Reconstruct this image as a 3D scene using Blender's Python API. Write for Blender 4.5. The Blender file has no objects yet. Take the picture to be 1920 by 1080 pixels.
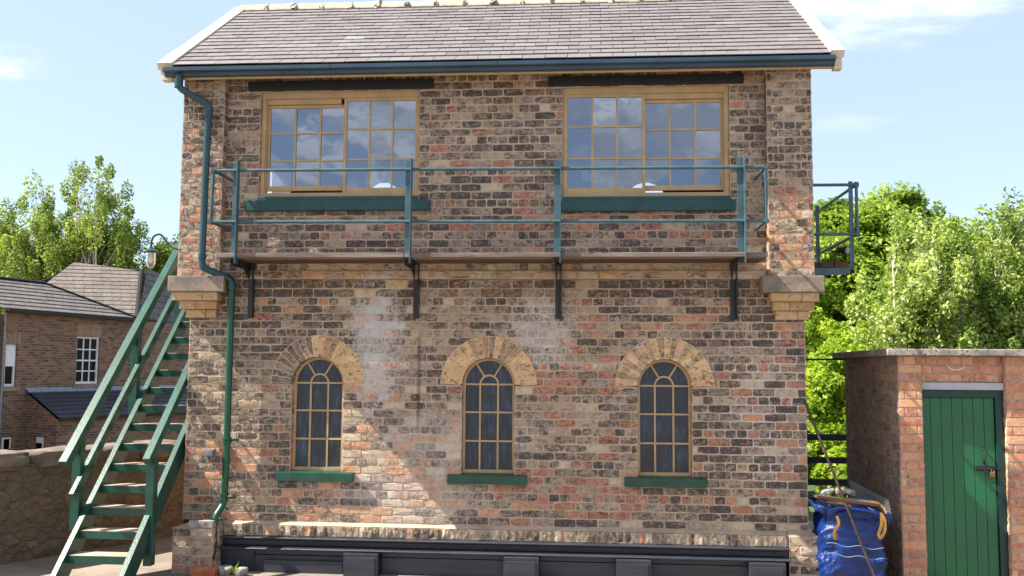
import bpy, math, random
import numpy as np
from mathutils import Vector, noise as mn
R = math.radians
sc = bpy.context.scene
COL = sc.collection
E = 2.17            # everything below is measured from eye level; the finished scene is lifted so that the ground lies at z = 0

# ------------------------------------------------------------------ camera
cam = bpy.data.objects.new('camera', bpy.data.cameras.new('camera'))
COL.objects.link(cam); sc.camera = cam
cam.data.sensor_width = 36.0
cam.data.lens = 1800 / 1920 * 36.0
cam.data.clip_start = 0.1; cam.data.clip_end = 2000
cam.location = (0, -10.4, 0)
YAW, PITCH, ROLL = R(4.673), R(4.917), R(0.4434)
fwd = Vector((-math.sin(YAW) * math.cos(PITCH), math.cos(YAW) * math.cos(PITCH), math.sin(PITCH)))
rgt = Vector((math.cos(YAW), math.sin(YAW), 0)); upv = rgt.cross(fwd)
r2 = math.cos(ROLL) * rgt + math.sin(ROLL) * upv
u2 = -math.sin(ROLL) * rgt + math.cos(ROLL) * upv
from mathutils import Matrix
cam.rotation_euler = Matrix((r2, u2, -fwd)).transposed().to_euler()

# ------------------------------------------------------------------ light
SUN = Vector((-1.0, -0.215, 1.135)).normalized()      # towards the sun
ELEV = math.asin(SUN.z); AZ = math.atan2(SUN.x, SUN.y)
sun = bpy.data.objects.new('sun', bpy.data.lights.new('sun', 'SUN'))
sun.data.energy = 5.0; sun.data.angle = R(0.55); sun.data.color = (1.0, 0.93, 0.82)
sun.rotation_euler = (-SUN).to_track_quat('-Z', 'Y').to_euler(); COL.objects.link(sun)
w = bpy.data.worlds.new('World'); sc.world = w; w.use_nodes = True
N = w.node_tree.nodes; Lk = w.node_tree.links
for n_ in list(N): N.remove(n_)
out = N.new('ShaderNodeOutputWorld'); bg = N.new('ShaderNodeBackground'); bg.inputs[1].default_value = 0.074
sky = N.new('ShaderNodeTexSky'); sky.sky_type = 'NISHITA'; sky.sun_disc = False
sky.sun_elevation = ELEV; sky.sun_rotation = AZ; sky.air_density = 1.0; sky.dust_density = 0.8; sky.ozone_density = 1.2
tc = N.new('ShaderNodeTexCoord')
mp = N.new('ShaderNodeMapping'); mp.inputs['Scale'].default_value = (1, 1, 2.6); mp.inputs['Location'].default_value = (3.1, 1.7, 0.4)
nz = N.new('ShaderNodeTexNoise'); nz.inputs['Scale'].default_value = 2.1; nz.inputs['Detail'].default_value = 9; nz.inputs['Roughness'].default_value = 0.58; nz.inputs['Distortion'].default_value = 0.35
Lk.new(tc.outputs['Generated'], mp.inputs[0]); Lk.new(mp.outputs[0], nz.inputs[0])
sep = N.new('ShaderNodeSeparateXYZ'); Lk.new(tc.outputs['Generated'], sep.inputs[0])
beh = N.new('ShaderNodeMapRange'); beh.inputs[1].default_value = 0.25; beh.inputs[2].default_value = -0.35; beh.inputs[3].default_value = -0.055; beh.inputs[4].default_value = 0.085
Lk.new(sep.outputs[1], beh.inputs[0])
ad = N.new('ShaderNodeMath'); ad.operation = 'ADD'; nz3 = N.new('ShaderNodeTexNoise'); nz3.inputs['Scale'].default_value = 4.2; nz3.inputs['Detail'].default_value = 7; nz3.inputs['Roughness'].default_value = .55; nz3.inputs['Distortion'].default_value = .6; Lk.new(mp.outputs[0], nz3.inputs[0])
bz = N.new('ShaderNodeMapRange'); bz.inputs[1].default_value = .1; bz.inputs[2].default_value = -.2; Lk.new(sep.outputs[1], bz.inputs[0])
nm_ = N.new('ShaderNodeMix'); Lk.new(bz.outputs[0], nm_.inputs[0]); Lk.new(nz.outputs[0], nm_.inputs[2]); Lk.new(nz3.outputs[0], nm_.inputs[3]); Lk.new(nm_.outputs[0], ad.inputs[0]); Lk.new(beh.outputs[0], ad.inputs[1])
cl = N.new('ShaderNodeMapRange'); cl.interpolation_type = 'SMOOTHSTEP'; cl.inputs[1].default_value = 0.51; cl.inputs[2].default_value = 0.65
Lk.new(ad.outputs[0], cl.inputs[0])
nz2 = N.new('ShaderNodeTexNoise'); nz2.inputs['Scale'].default_value = 5; nz2.inputs['Detail'].default_value = 6
Lk.new(mp.outputs[0], nz2.inputs[0])
cc = N.new('ShaderNodeValToRGB'); cc.color_ramp.elements[0].position = 0.35; cc.color_ramp.elements[0].color = (3.0, 3.5, 4.5, 1)
cc.color_ramp.elements[1].position = 0.65; cc.color_ramp.elements[1].color = (7.6, 7.8, 8.4, 1)
Lk.new(nz2.outputs[0], cc.inputs[0])
# the general whitish veil of a bright summer sky
veil = N.new('ShaderNodeMix'); veil.data_type = 'RGBA'; veil.inputs[0].default_value = 0.5; veil.inputs[7].default_value = (4.3, 5.15, 7.3, 1)
vf = N.new('ShaderNodeMapRange'); vf.inputs[1].default_value = .3; vf.inputs[2].default_value = -.3; vf.inputs[3].default_value = .5; vf.inputs[4].default_value = .12
Lk.new(sep.outputs[1], vf.inputs[0]); Lk.new(vf.outputs[0], veil.inputs[0]); Lk.new(sky.outputs[0], veil.inputs[6])
mx = N.new('ShaderNodeMix'); mx.data_type = 'RGBA'
Lk.new(cl.outputs[0], mx.inputs[0]); bb = N.new('ShaderNodeMapRange'); bb.inputs[1].default_value = .1; bb.inputs[2].default_value = -.4; bb.inputs[3].default_value = 0; bb.inputs[4].default_value = .75
Lk.new(sep.outputs[1], bb.inputs[0])
deep = N.new('ShaderNodeMix'); deep.data_type = 'RGBA'; deep.inputs[7].default_value = (2.0, 2.9, 4.6, 1)
Lk.new(bb.outputs[0], deep.inputs[0]); Lk.new(veil.outputs[2], deep.inputs[6]); Lk.new(deep.outputs[2], mx.inputs[6]); Lk.new(cc.outputs[0], mx.inputs[7])
Lk.new(mx.outputs[2], bg.inputs[0]); Lk.new(bg.outputs[0], out.inputs[0])
sc.view_settings.view_transform = 'Standard'; sc.view_settings.look = 'None'
sc.view_settings.gamma = 1; sc.view_settings.use_curve_mapping = False
sc.view_settings.exposure = 1.5
sc.render.engine = 'CYCLES'; sc.cycles.max_bounces = 6; sc.cycles.transparent_max_bounces = 12

# ------------------------------------------------------------------ materials
def lin(c):
    return tuple((x / 255 / 12.92 if x / 255 <= .04045 else ((x / 255 + .055) / 1.055) ** 2.4) for x in c[:3]) + (1,)
class Mat:
    def __init__(s, name):
        s.m = bpy.data.materials.new(name); s.m.use_nodes = True
        s.n = s.m.node_tree.nodes; s.l = s.m.node_tree.links
        s.b = s.n['Principled BSDF']; s.tc = s.n.new('ShaderNodeTexCoord')
    def noise(s, scale, detail=5, rough=.55, vec=None, stretch=None, dist=0, coord='Object'):
        v = vec or s.tc.outputs[coord]
        if stretch:
            mp = s.n.new('ShaderNodeMapping'); mp.inputs['Scale'].default_value = stretch; s.l.new(v, mp.inputs[0]); v = mp.outputs[0]
        t = s.n.new('ShaderNodeTexNoise'); t.inputs['Scale'].default_value = scale; t.inputs['Detail'].default_value = detail
        t.inputs['Roughness'].default_value = rough; t.inputs['Distortion'].default_value = dist; s.l.new(v, t.inputs[0]); return t.outputs[0]
    def ramp(s, fac, a, b, lo=0., hi=1.):
        r = s.n.new('ShaderNodeMapRange'); r.interpolation_type = 'SMOOTHSTEP'; r.inputs[1].default_value = a; r.inputs[2].default_value = b
        r.inputs[3].default_value = lo; r.inputs[4].default_value = hi; s.l.new(fac, r.inputs[0]); return r.outputs[0]
    def mix(s, fac, a, b, mode='MIX'):
        m = s.n.new('ShaderNodeMix'); m.data_type = 'RGBA'; m.blend_type = mode
        for v, i in ((fac, 0), (a, 6), (b, 7)):
            if isinstance(v, (int, float)): m.inputs[i].default_value = v
            elif isinstance(v, tuple): m.inputs[i].default_value = v
            else: s.l.new(v, m.inputs[i])
        return m.outputs[2]
    def math(s, op, a, b=0.0):
        m = s.n.new('ShaderNodeMath'); m.operation = op
        for v, i in ((a, 0), (b, 1)):
            if isinstance(v, (int, float)): m.inputs[i].default_value = v
            else: s.l.new(v, m.inputs[i])
        return m.outputs[0]
    def attr(s, name='Col'):
        a = s.n.new('ShaderNodeAttribute'); a.attribute_name = name; return a
    def set(s, col=None, rough=None, metal=None, spec=None):
        if col is not None:
            if isinstance(col, tuple): s.b.inputs['Base Color'].default_value = col
            else: s.l.new(col, s.b.inputs['Base Color'])
        if rough is not None:
            if isinstance(rough, (int, float)): s.b.inputs['Roughness'].default_value = rough
            else: s.l.new(rough, s.b.inputs['Roughness'])
        if metal is not None: s.b.inputs['Metallic'].default_value = metal
        if spec is not None: s.b.inputs['Specular IOR Level'].default_value = spec
        return s
    def bump(s, h, strength=.5, dist=.01, prev=None):
        b = s.n.new('ShaderNodeBump'); b.inputs['Strength'].default_value = strength; b.inputs['Distance'].default_value = dist
        s.l.new(h, b.inputs['Height'])
        if prev is not None: s.l.new(prev, b.inputs['Normal'])
        s.l.new(b.outputs[0], s.b.inputs['Normal']); return b.outputs[0]

def simple(name, c1, c2=None, scale=6, rough=.6, bump=.3, bdist=.003, bscale=60, c3=None, t3=(.62, .7), stretch=None, metal=None, spec=None, attr=False):
    m = Mat(name); c1 = lin(c1); c2 = lin(c2) if c2 else c1
    base = m.mix(m.ramp(m.noise(scale, 6, .6, stretch=stretch), .35, .65), c1, c2)
    if attr: base = m.mix(1.0, base, m.attr().outputs['Color'], 'MULTIPLY')
    if c3: base = m.mix(m.ramp(m.noise(scale * 2.7, 8, .7, stretch=stretch), *t3), base, lin(c3))
    m.set(base, rough, metal, spec)
    if bump: m.bump(m.noise(bscale, 6, .65, stretch=stretch), bump, bdist)
    return m.m

# old brick: colour per brick from the mesh, soot and lime smudges from noise that differs from brick to brick
def stains(m, c, lime, amount=.85, patch=0):
    """washed-out lime below the upper storey and a rusty drip line, at their real places on the front wall"""
    sp = m.n.new('ShaderNodeSeparateXYZ'); m.l.new(m.tc.outputs['Object'], sp.inputs[0]); X, Z = sp.outputs[0], sp.outputs[2]
    nz_ = m.math('ADD', m.math('MULTIPLY', m.noise(10, 8, .8, stretch=(1.6, 1, .6)), .45), m.math('MULTIPLY', m.noise(38, 7, .8), .55))
    for cx, cz, sx, sz, st_ in ((1.85, -.45, .42, .85, patch), (-2.36, .30, .30, .75, 1.05), (-.50, .42, .34, .38, .95), (-1.5, -.75, .9, .35, .45), (-1.9, -1.35, .9, .3, .5)):
        dx = m.math('POWER', m.math('ABSOLUTE', m.math('DIVIDE', m.math('SUBTRACT', X, cx + 1.1), sx)), 2.0)
        dz = m.math('POWER', m.math('ABSOLUTE', m.math('DIVIDE', m.math('SUBTRACT', Z, cz + E), sz)), 2.0)
        r2 = m.math('ADD', dx, dz); k = m.math('SUBTRACT', m.math('MULTIPLY', m.math('SUBTRACT', nz_, .40), 14.0), r2)
        c = m.mix(m.ramp(k, .3, 1.3, 0, min(.8, .72 * amount * st_)), c, lime)
    dx = m.math('ABSOLUTE', m.math('SUBTRACT', m.math('ADD', X, m.math('MULTIPLY', nz_, .03)), -1.86 + 1.1 + .015), 0)
    kz = m.ramp(m.math('ABSOLUTE', m.math('SUBTRACT', Z, E - .1), 0), .35, .65, 1, 0)
    c = m.mix(m.math('MULTIPLY', m.ramp(dx, .008, .03, .5, 0), kz), c, lin((74, 58, 48)))
    return c
def brick_mat(name, soot=.5, pale=.3, bump=1.0, stain=False):
    m = Mat(name); a = m.attr(); r = m.attr('rnd')
    off = m.n.new('ShaderNodeVectorMath'); off.operation = 'MULTIPLY_ADD'
    m.l.new(r.outputs['Color'], off.inputs[0]); off.inputs[1].default_value = (37, 19, 53); m.l.new(m.tc.outputs['Object'], off.inputs[2])
    v = off.outputs[0]
    c = a.outputs['Color']
    n4 = m.noise(24, 7, .7, vec=v, dist=.5)
    c = m.mix(m.ramp(n4, .40, .62, 0, .8), c, m.mix(.5, c, lin((200, 184, 162))))
    c = m.mix(m.ramp(m.noise(11, 6, .7, vec=v, dist=.4), .48, .66, 0, .45 * min(1, soot)), c, lin((134, 96, 76)))
    # soot: how far it covers the brick comes with the brick (alpha of its colour)
    n1 = m.math('ADD', m.noise(14, 9, .78, vec=v, dist=.9, stretch=(1, 1, 1.4)), m.math('MULTIPLY', m.math('SUBTRACT', a.outputs['Alpha'], .5), .20 * soot))
    c = m.mix(m.ramp(n1, .465, .60, 0, .78), c, lin((54, 50, 51)))
    n2 = m.noise(26, 8, .75, vec=v, dist=.4)
    c = m.mix(m.ramp(n2, .54, .68, 0, pale * 1.5), c, lin((186, 172, 158)))
    n5 = m.noise(120, 4, .65, vec=v)
    c = m.mix(m.ramp(n5, .58, .70, 0, .6), c, lin((52, 46, 44)))
    if stain: c = stains(m, c, lin((196, 192, 188)))
    m.set(c, .92, spec=.25)
    h = m.math('ADD', m.math('MULTIPLY', m.noise(32, 7, .7, vec=v), 1.0), m.math('MULTIPLY', m.noise(150, 5, .7, vec=v), .35))
    m.bump(h, .75 * bump, .011)
    return m.m
M_brick = brick_mat('old_brick', 1.0, .36, stain=True)
M_buff = brick_mat('buff_brick', .38, .1, .6)
M_archmortar = simple('pale_lime_joint', (206, 192, 170), (190, 174, 152), 9, .95, .5, .004, 60)
def mortar_mat(name, c, c2, c3, stain=False):
    m = Mat(name)
    b = m.mix(m.ramp(m.noise(3.5, 6, .6), .35, .65), lin(c), lin(c2))
    b = m.mix(m.ramp(m.noise(11, 8, .7, dist=.5), .58, .72, 0, .8), b, lin(c3))
    b = m.mix(m.ramp(m.noise(90, 4, .6), .62, .75, 0, .5), b, lin((90, 78, 68)))
    if stain: b = stains(m, b, lin((214, 206, 200)), .7, 1.3)
    m.set(b, .95, spec=.2); m.bump(m.noise(70, 8, .7), .8, .008); return m.m
M_mortar = mortar_mat('lime_mortar', (190, 168, 144), (168, 147, 124), (208, 193, 176), True)
M_newbrick = brick_mat('common_brick', .5, .1, .45)
M_newmortar = mortar_mat('cement_mortar', (178, 164, 150), (160, 146, 134), (190, 180, 170))
M_stone = simple('sandstone', (142, 128, 112), (112, 102, 94), 5, .92, .7, .006, 45, (78, 72, 68), (.55, .72))
M_slate = Mat('roof_slate')
def _slate(m):
    a = m.attr(); c = a.outputs['Color']
    c = m.mix(m.ramp(m.noise(5, 8, .7), .5, .75, 0, .35), c, lin((136, 126, 118)))
    c = m.mix(m.ramp(m.noise(3, 8, .75), .62, .72, 0, .45), c, lin((92, 86, 84)))
    c = m.mix(m.ramp(m.noise(38, 5, .7), .66, .74, 0, .6), c, lin((160, 146, 112)))
    m.set(c, .62, spec=.4); m.bump(m.noise(40, 7, .7), .4, .004)
_slate(M_slate); M_slate = M_slate.m
M_edge = simple('lichen_edge', (140, 128, 104), (120, 105, 80), 30, .95, .6, .004, 80, (80, 66, 44), (.55, .65))
M_ridge = simple('ridge_stone', (176, 164, 144), (152, 140, 122), 7, .9, .7, .006, 40, (120, 108, 92), (.58, .68))
M_moss = simple('moss', (88, 84, 42), (60, 54, 34), 20, 1, .8, .01, 60)
M_cream = simple('cream_paint', (206, 196, 172), (192, 180, 154), 4, .55, .3, .002, 40, (168, 150, 116), (.62, .7))
M_tan = simple('tan_paint', (182, 154, 110), (168, 140, 98), 5, .5, .3, .002, 50, (138, 108, 74), (.66, .72))
M_teal = simple('teal_paint', (26, 72, 70), (20, 62, 62), 4, .42, .3, .002, 60, (96, 130, 128), (.7, .76))
M_gutter = simple('gutter_paint', (44, 70, 88), (34, 56, 74), 3, .4, .3, .002, 50, (120, 84, 50), (.69, .73), stretch=(.5, 1, 1))
M_pipe = simple('pipe_paint', (36, 72, 78), (28, 62, 68), 4, .32, .25, .002, 50)
M_green = simple('green_paint', (24, 76, 60), (18, 62, 50), 5, .3, .5, .003, 70, (92, 116, 98), (.69, .75))
M_greengloss = simple('green_pipe_paint', (14, 74, 52), (12, 64, 46), 4, .28, .2, .002, 50)
M_tread = simple('worn_tread', (186, 158, 140), (150, 134, 116), 8, .85, .6, .004, 50, (74, 110, 88), (.56, .66), stretch=(.4, 2, 2))
M_black = simple('black_paint', (50, 52, 62), (38, 40, 48), 5, .42, .7, .004, 60, (104, 106, 116), (.7, .76), stretch=(.35, 1, 3))
M_lintel = simple('dark_green_lintel', (14, 20, 18), (9, 13, 12), 5, .6, .3, .002, 60)
M_iron = simple('black_iron', (44, 42, 46), (30, 29, 33), 9, .5, .6, .003, 60, (88, 66, 52), (.66, .74))
M_railing = simple('railing_paint', (64, 94, 102), (50, 78, 86), 6, .4, .3, .002, 70, (112, 130, 134), (.68, .74))
M_plank = simple('weathered_plank', (134, 122, 112), (98, 86, 78), 4, .9, .8, .006, 40, (64, 52, 44), (.56, .66), stretch=(.25, 3, 3))
M_plankdark = simple('dark_plank', (92, 66, 46), (66, 46, 34), 4, .9, .6, .004, 40, (40, 30, 24), (.58, .7), stretch=(.3, 3, 3))
M_door = simple('door_green', (24, 98, 58), (28, 90, 58), 2.5, .38, .25, .002, 60, (120, 150, 120), (.8, .83))
M_doorframe = simple('door_frame_green', (14, 54, 48), (18, 48, 46), 4, .4, .3, .002, 60)
M_conc = simple('mottled_concrete', (168, 158, 146), (124, 118, 112), 9, .95, .8, .008, 50, (70, 66, 64), (.54, .64))
M_concdark = simple('dark_concrete', (150, 145, 140), (120, 116, 112), 7, .95, .6, .005, 50, (84, 80, 78), (.55, .65))
M_lintelwhite = simple('painted_lintel', (176, 176, 180), (160, 160, 164), 5, .7, .4, .003, 60, (110, 104, 100), (.64, .72))
M_rust = simple('rusty_iron', (120, 84, 62), (84, 58, 46), 14, .8, .7, .004, 60, (50, 38, 34), (.55, .65))
M_polerust = simple('pole_rust', (70, 52, 42), (44, 36, 32), 14, .6, .5, .003, 60, (150, 118, 92), (.6, .7))
M_terra = simple('terracotta', (188, 112, 74), (160, 90, 60), 9, .85, .4, .003, 60)
M_galv = simple('galvanised', (140, 144, 150), (118, 122, 128), 9, .45, .2, .002, 60, metal=.5)
M_blue = simple('blue_tarpaulin', (2, 46, 116), (2, 34, 92), 3, .36, 1.0, .02, 9)
M_seam = simple('pale_stitching', (120, 140, 170), None, 9, .8, 0)
M_yellow = simple('yellow_webbing', (140, 104, 28), (124, 90, 20), 12, .7, .5, .002, 160)
M_plaster = simple('interior_plaster', (150, 152, 156), (132, 134, 140), 3, .9, .2, .002, 30)
M_floorin = simple('interior_boards', (92, 76, 62), (74, 60, 50), 3, .8, .3, .002, 30)
M_white = simple('white_paint', (222, 222, 220), (208, 208, 206), 4, .5, .2, .002, 50)
M_lead = simple('lead_flashing', (138, 148, 162), (120, 130, 144), 8, .6, .4, .003, 40)
M_darkglass = simple('dark_window_glass', (14, 15, 17), (9, 10, 12), 3, .25, 0, spec=.15)
M_bark = simple('grey_bark', (96, 84, 72), (70, 60, 52), 8, .95, .8, .01, 30)
M_birch = simple('white_birch_bark', (214, 206, 196), (196, 186, 174), 5, .8, .5, .004, 30, (52, 46, 42), (.6, .64), stretch=(1, 1, 5))
M_tarwood = simple('tarred_wood', (24, 22, 22), (36, 32, 30), 6, .8, .5, .004, 40)
M_cable = simple('cable', (26, 26, 28), None, 6, .6, 0)
M_housetile = simple('grey_roof_tile', (108, 102, 98), (86, 81, 78), 9, .9, .8, .008, 40, (176, 166, 150), (.66, .72), attr=True)
M_housetileb = simple('mossy_brown_tile', (108, 100, 92), (88, 80, 73), 9, .9, .8, .008, 40, (196, 186, 160), (.64, .7), attr=True)
M_leandark = simple('dark_slate', (62, 62, 68), (46, 46, 52), 9, .55, .6, .005, 40, (96, 92, 90), (.66, .72), attr=True)

def glass_upper():
    m = Mat('old_window_glass'); n, l = m.n, m.l
    n.remove(m.b)
    g = n.new('ShaderNodeBsdfGlossy'); g.inputs['Roughness'].default_value = .015; g.inputs['Color'].default_value = (.86, .92, 1, 1)
    t = n.new('ShaderNodeBsdfTransparent'); t.inputs[0].default_value = (.86, .9, .93, 1)
    fr = n.new('ShaderNodeFresnel'); fr.inputs[0].default_value = 1.6
    f = m.math('MULTIPLY', fr.outputs[0], 1.0); f = m.math('ADD', f, .25)
    bp = n.new('ShaderNodeBump'); bp.inputs['Strength'].default_value = .12; bp.inputs['Distance'].default_value = .02
    l.new(m.noise(3.2, 2, .4), bp.inputs['Height']); l.new(bp.outputs[0], g.inputs['Normal'])
    x = n.new('ShaderNodeMixShader'); l.new(f, x.inputs[0]); l.new(t.outputs[0], x.inputs[1]); l.new(g.outputs[0], x.inputs[2])
    l.new(x.outputs[0], n['Material Output'].inputs[0]); return m.m
M_glass = glass_upper()
def glass_dirty():
    m = Mat('grimy_window_glass')
    st = m.noise(6, 7, .7, stretch=(5, 1, .7)); bl = m.noise(3, 6, .7)
    c = m.mix(m.ramp(m.math('MULTIPLY', st, bl), .2, .45), lin((24, 30, 42)), lin((60, 88, 108)))
    c = m.mix(m.ramp(m.noise(60, 4, .7), .68, .76, 0, .5), c, lin((120, 130, 140)))
    m.set(c, m.ramp(bl, .3, .7, .22, .5), spec=.6); m.bump(m.noise(5, 2, .4), .15, .01); return m.m
M_grime = glass_dirty()
def clear_glass():
    m = Mat('clear_lamp_glass'); n, l = m.n, m.l; n.remove(m.b)
    g = n.new('ShaderNodeBsdfGlossy'); g.inputs['Roughness'].default_value = .03
    t = n.new('ShaderNodeBsdfTransparent'); t.inputs[0].default_value = (.9, .92, .93, 1)
    fr = n.new('ShaderNodeFresnel'); fr.inputs[0].default_value = 1.5
    x = n.new('ShaderNodeMixShader'); l.new(m.math('ADD', m.math('MULTIPLY', fr.outputs[0], 1.6), .1), x.inputs[0]); l.new(t.outputs[0], x.inputs[1]); l.new(g.outputs[0], x.inputs[2])
    l.new(x.outputs[0], n['Material Output'].inputs[0]); return m.m
M_clear = clear_glass()
def leaf_mat(name, tr=.45):
    m = Mat(name); n, l = m.n, m.l
    c = m.attr().outputs['Color']
    m.set(c, .5, spec=.35)
    t = n.new('ShaderNodeBsdfTranslucent')
    l.new(m.mix(1.0, c, (1.2, 1.2, .6, 1), 'MULTIPLY'), t.inputs[0])
    x = n.new('ShaderNodeMixShader'); x.inputs[0].default_value = tr
    l.new(m.b.outputs[0], x.inputs[1]); l.new(t.outputs[0], x.inputs[2]); l.new(x.outputs[0], n['Material Output'].inputs[0]); return m.m
M_leaf = leaf_mat('leaf')
def brick_tex(name, c1, c2, c3, mortar, bw=.235, bh=.083):
    m = Mat(name); s = m.n.new('ShaderNodeSeparateXYZ'); m.l.new(m.tc.outputs['Object'], s.inputs[0])
    cb = m.n.new('ShaderNodeCombineXYZ'); m.l.new(m.math('ADD', s.outputs[0], s.outputs[1]), cb.inputs[0]); m.l.new(s.outputs[2], cb.inputs[1])
    t = m.n.new('ShaderNodeTexBrick'); m.l.new(cb.outputs[0], t.inputs[0]); t.inputs['Scale'].default_value = 1
    t.inputs['Brick Width'].default_value = bw; t.inputs['Row Height'].default_value = bh; t.inputs['Mortar Size'].default_value = .008
    t.inputs['Color1'].default_value = (0, 0, 0, 1); t.inputs['Color2'].default_value = (1, 1, 1, 1); t.inputs['Mortar'].default_value = (.5, .5, .5, 1); t.inputs['Mortar Smooth'].default_value = .3
    rr = m.n.new('ShaderNodeValToRGB'); e = rr.color_ramp.elements
    e[0].color = lin(c1); e[0].position = 0; e[1].color = lin(c3); e[1].position = .8; x = e.new(.45); x.color = lin(c2)
    m.l.new(t.outputs[0], rr.inputs[0])
    # large patches where the redder brick shows
    c = m.mix(m.ramp(m.noise(2.6, 4), .56, .72, 0, .5), rr.outputs[0], lin((156, 96, 72)))
    c = m.mix(m.ramp(m.noise(26, 6, .7), .5, .75, 0, .6), c, lin((66, 58, 54)))
    c = m.mix(t.outputs[1], c, lin(mortar))
    m.set(c, .95, spec=.2)
    h = m.math('ADD', m.math('MULTIPLY', t.outputs[1], -1), m.math('MULTIPLY', m.noise(50, 5), .6)); m.bump(h, .6, .01); return m.m
M_housebrick = brick_tex('house_brick', (78, 70, 64), (110, 92, 78), (134, 102, 82), (146, 128, 108))
M_backbrick = brick_tex('plain_brick', (96, 84, 76), (124, 108, 94), (150, 104, 82), (158, 142, 126))
def rubble_mat():
    m = Mat('rubble_stone'); v = m.n.new('ShaderNodeTexVoronoi'); v.feature = 'F1'; v.inputs['Scale'].default_value = 5.5
    mp = m.n.new('ShaderNodeMapping'); mp.inputs['Scale'].default_value = (1, 1, 1.7)
    ns = m.n.new('ShaderNodeTexNoise'); ns.inputs['Scale'].default_value = 3.5; m.l.new(m.tc.outputs['Object'], ns.inputs[0])
    va = m.n.new('ShaderNodeVectorMath'); va.operation = 'MULTIPLY_ADD'; m.l.new(ns.outputs[1], va.inputs[0]); va.inputs[1].default_value = (.25,) * 3; m.l.new(m.tc.outputs['Object'], va.inputs[2])
    m.l.new(va.outputs[0], mp.inputs[0]); m.l.new(mp.outputs[0], v.inputs[0])
    d = m.n.new('ShaderNodeTexVoronoi'); d.feature = 'DISTANCE_TO_EDGE'; d.inputs['Scale'].default_value = 5.5; m.l.new(mp.outputs[0], d.inputs[0])
    sp = m.n.new('ShaderNodeSeparateXYZ'); m.l.new(v.outputs['Color'], sp.inputs[0])
    c = m.mix(sp.outputs[0], lin((98, 86, 72)), lin((140, 122, 98)))
    c = m.mix(m.ramp(m.noise(4, 8, .7), .34, .56, 0, .85), c, lin((112, 99, 84)))
    c = m.mix(m.ramp(m.noise(9, 8, .7), .6, .72, 0, .7), c, lin((178, 158, 124)))
    c = m.mix(m.ramp(m.noise(40, 6, .7), .62, .72, 0, .6), c, lin((72, 60, 50)))
    m.set(c, .97, spec=.15)
    h = m.math('ADD', m.ramp(d.outputs['Distance'], 0, .08, 0, .8), m.math('MULTIPLY', m.noise(22, 8, .7), 1.3))
    m.bump(h, .8, .03); return m.m
M_rubble = rubble_mat()
def ground_mat():
    m = Mat('paving_ground')
    c = m.mix(m.ramp(m.noise(1.2, 8, .7), .35, .65), lin((144, 132, 118)), lin((120, 110, 98)))
    c = m.mix(m.ramp(m.noise(22, 8, .75), .55, .72, 0, .7), c, lin((92, 82, 70)))
    c = m.mix(m.ramp(m.noise(90, 5, .7), .6, .7, 0, .6), c, lin((146, 137, 124)))
    m.set(c, .95, spec=.2); m.bump(m.noise(45, 8, .7), .7, .012); return m.m
M_ground = ground_mat()
M_grassland = simple('meadow_ground', (70, 92, 38), (52, 72, 28), 3, 1, .8, .03, 20)

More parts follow.
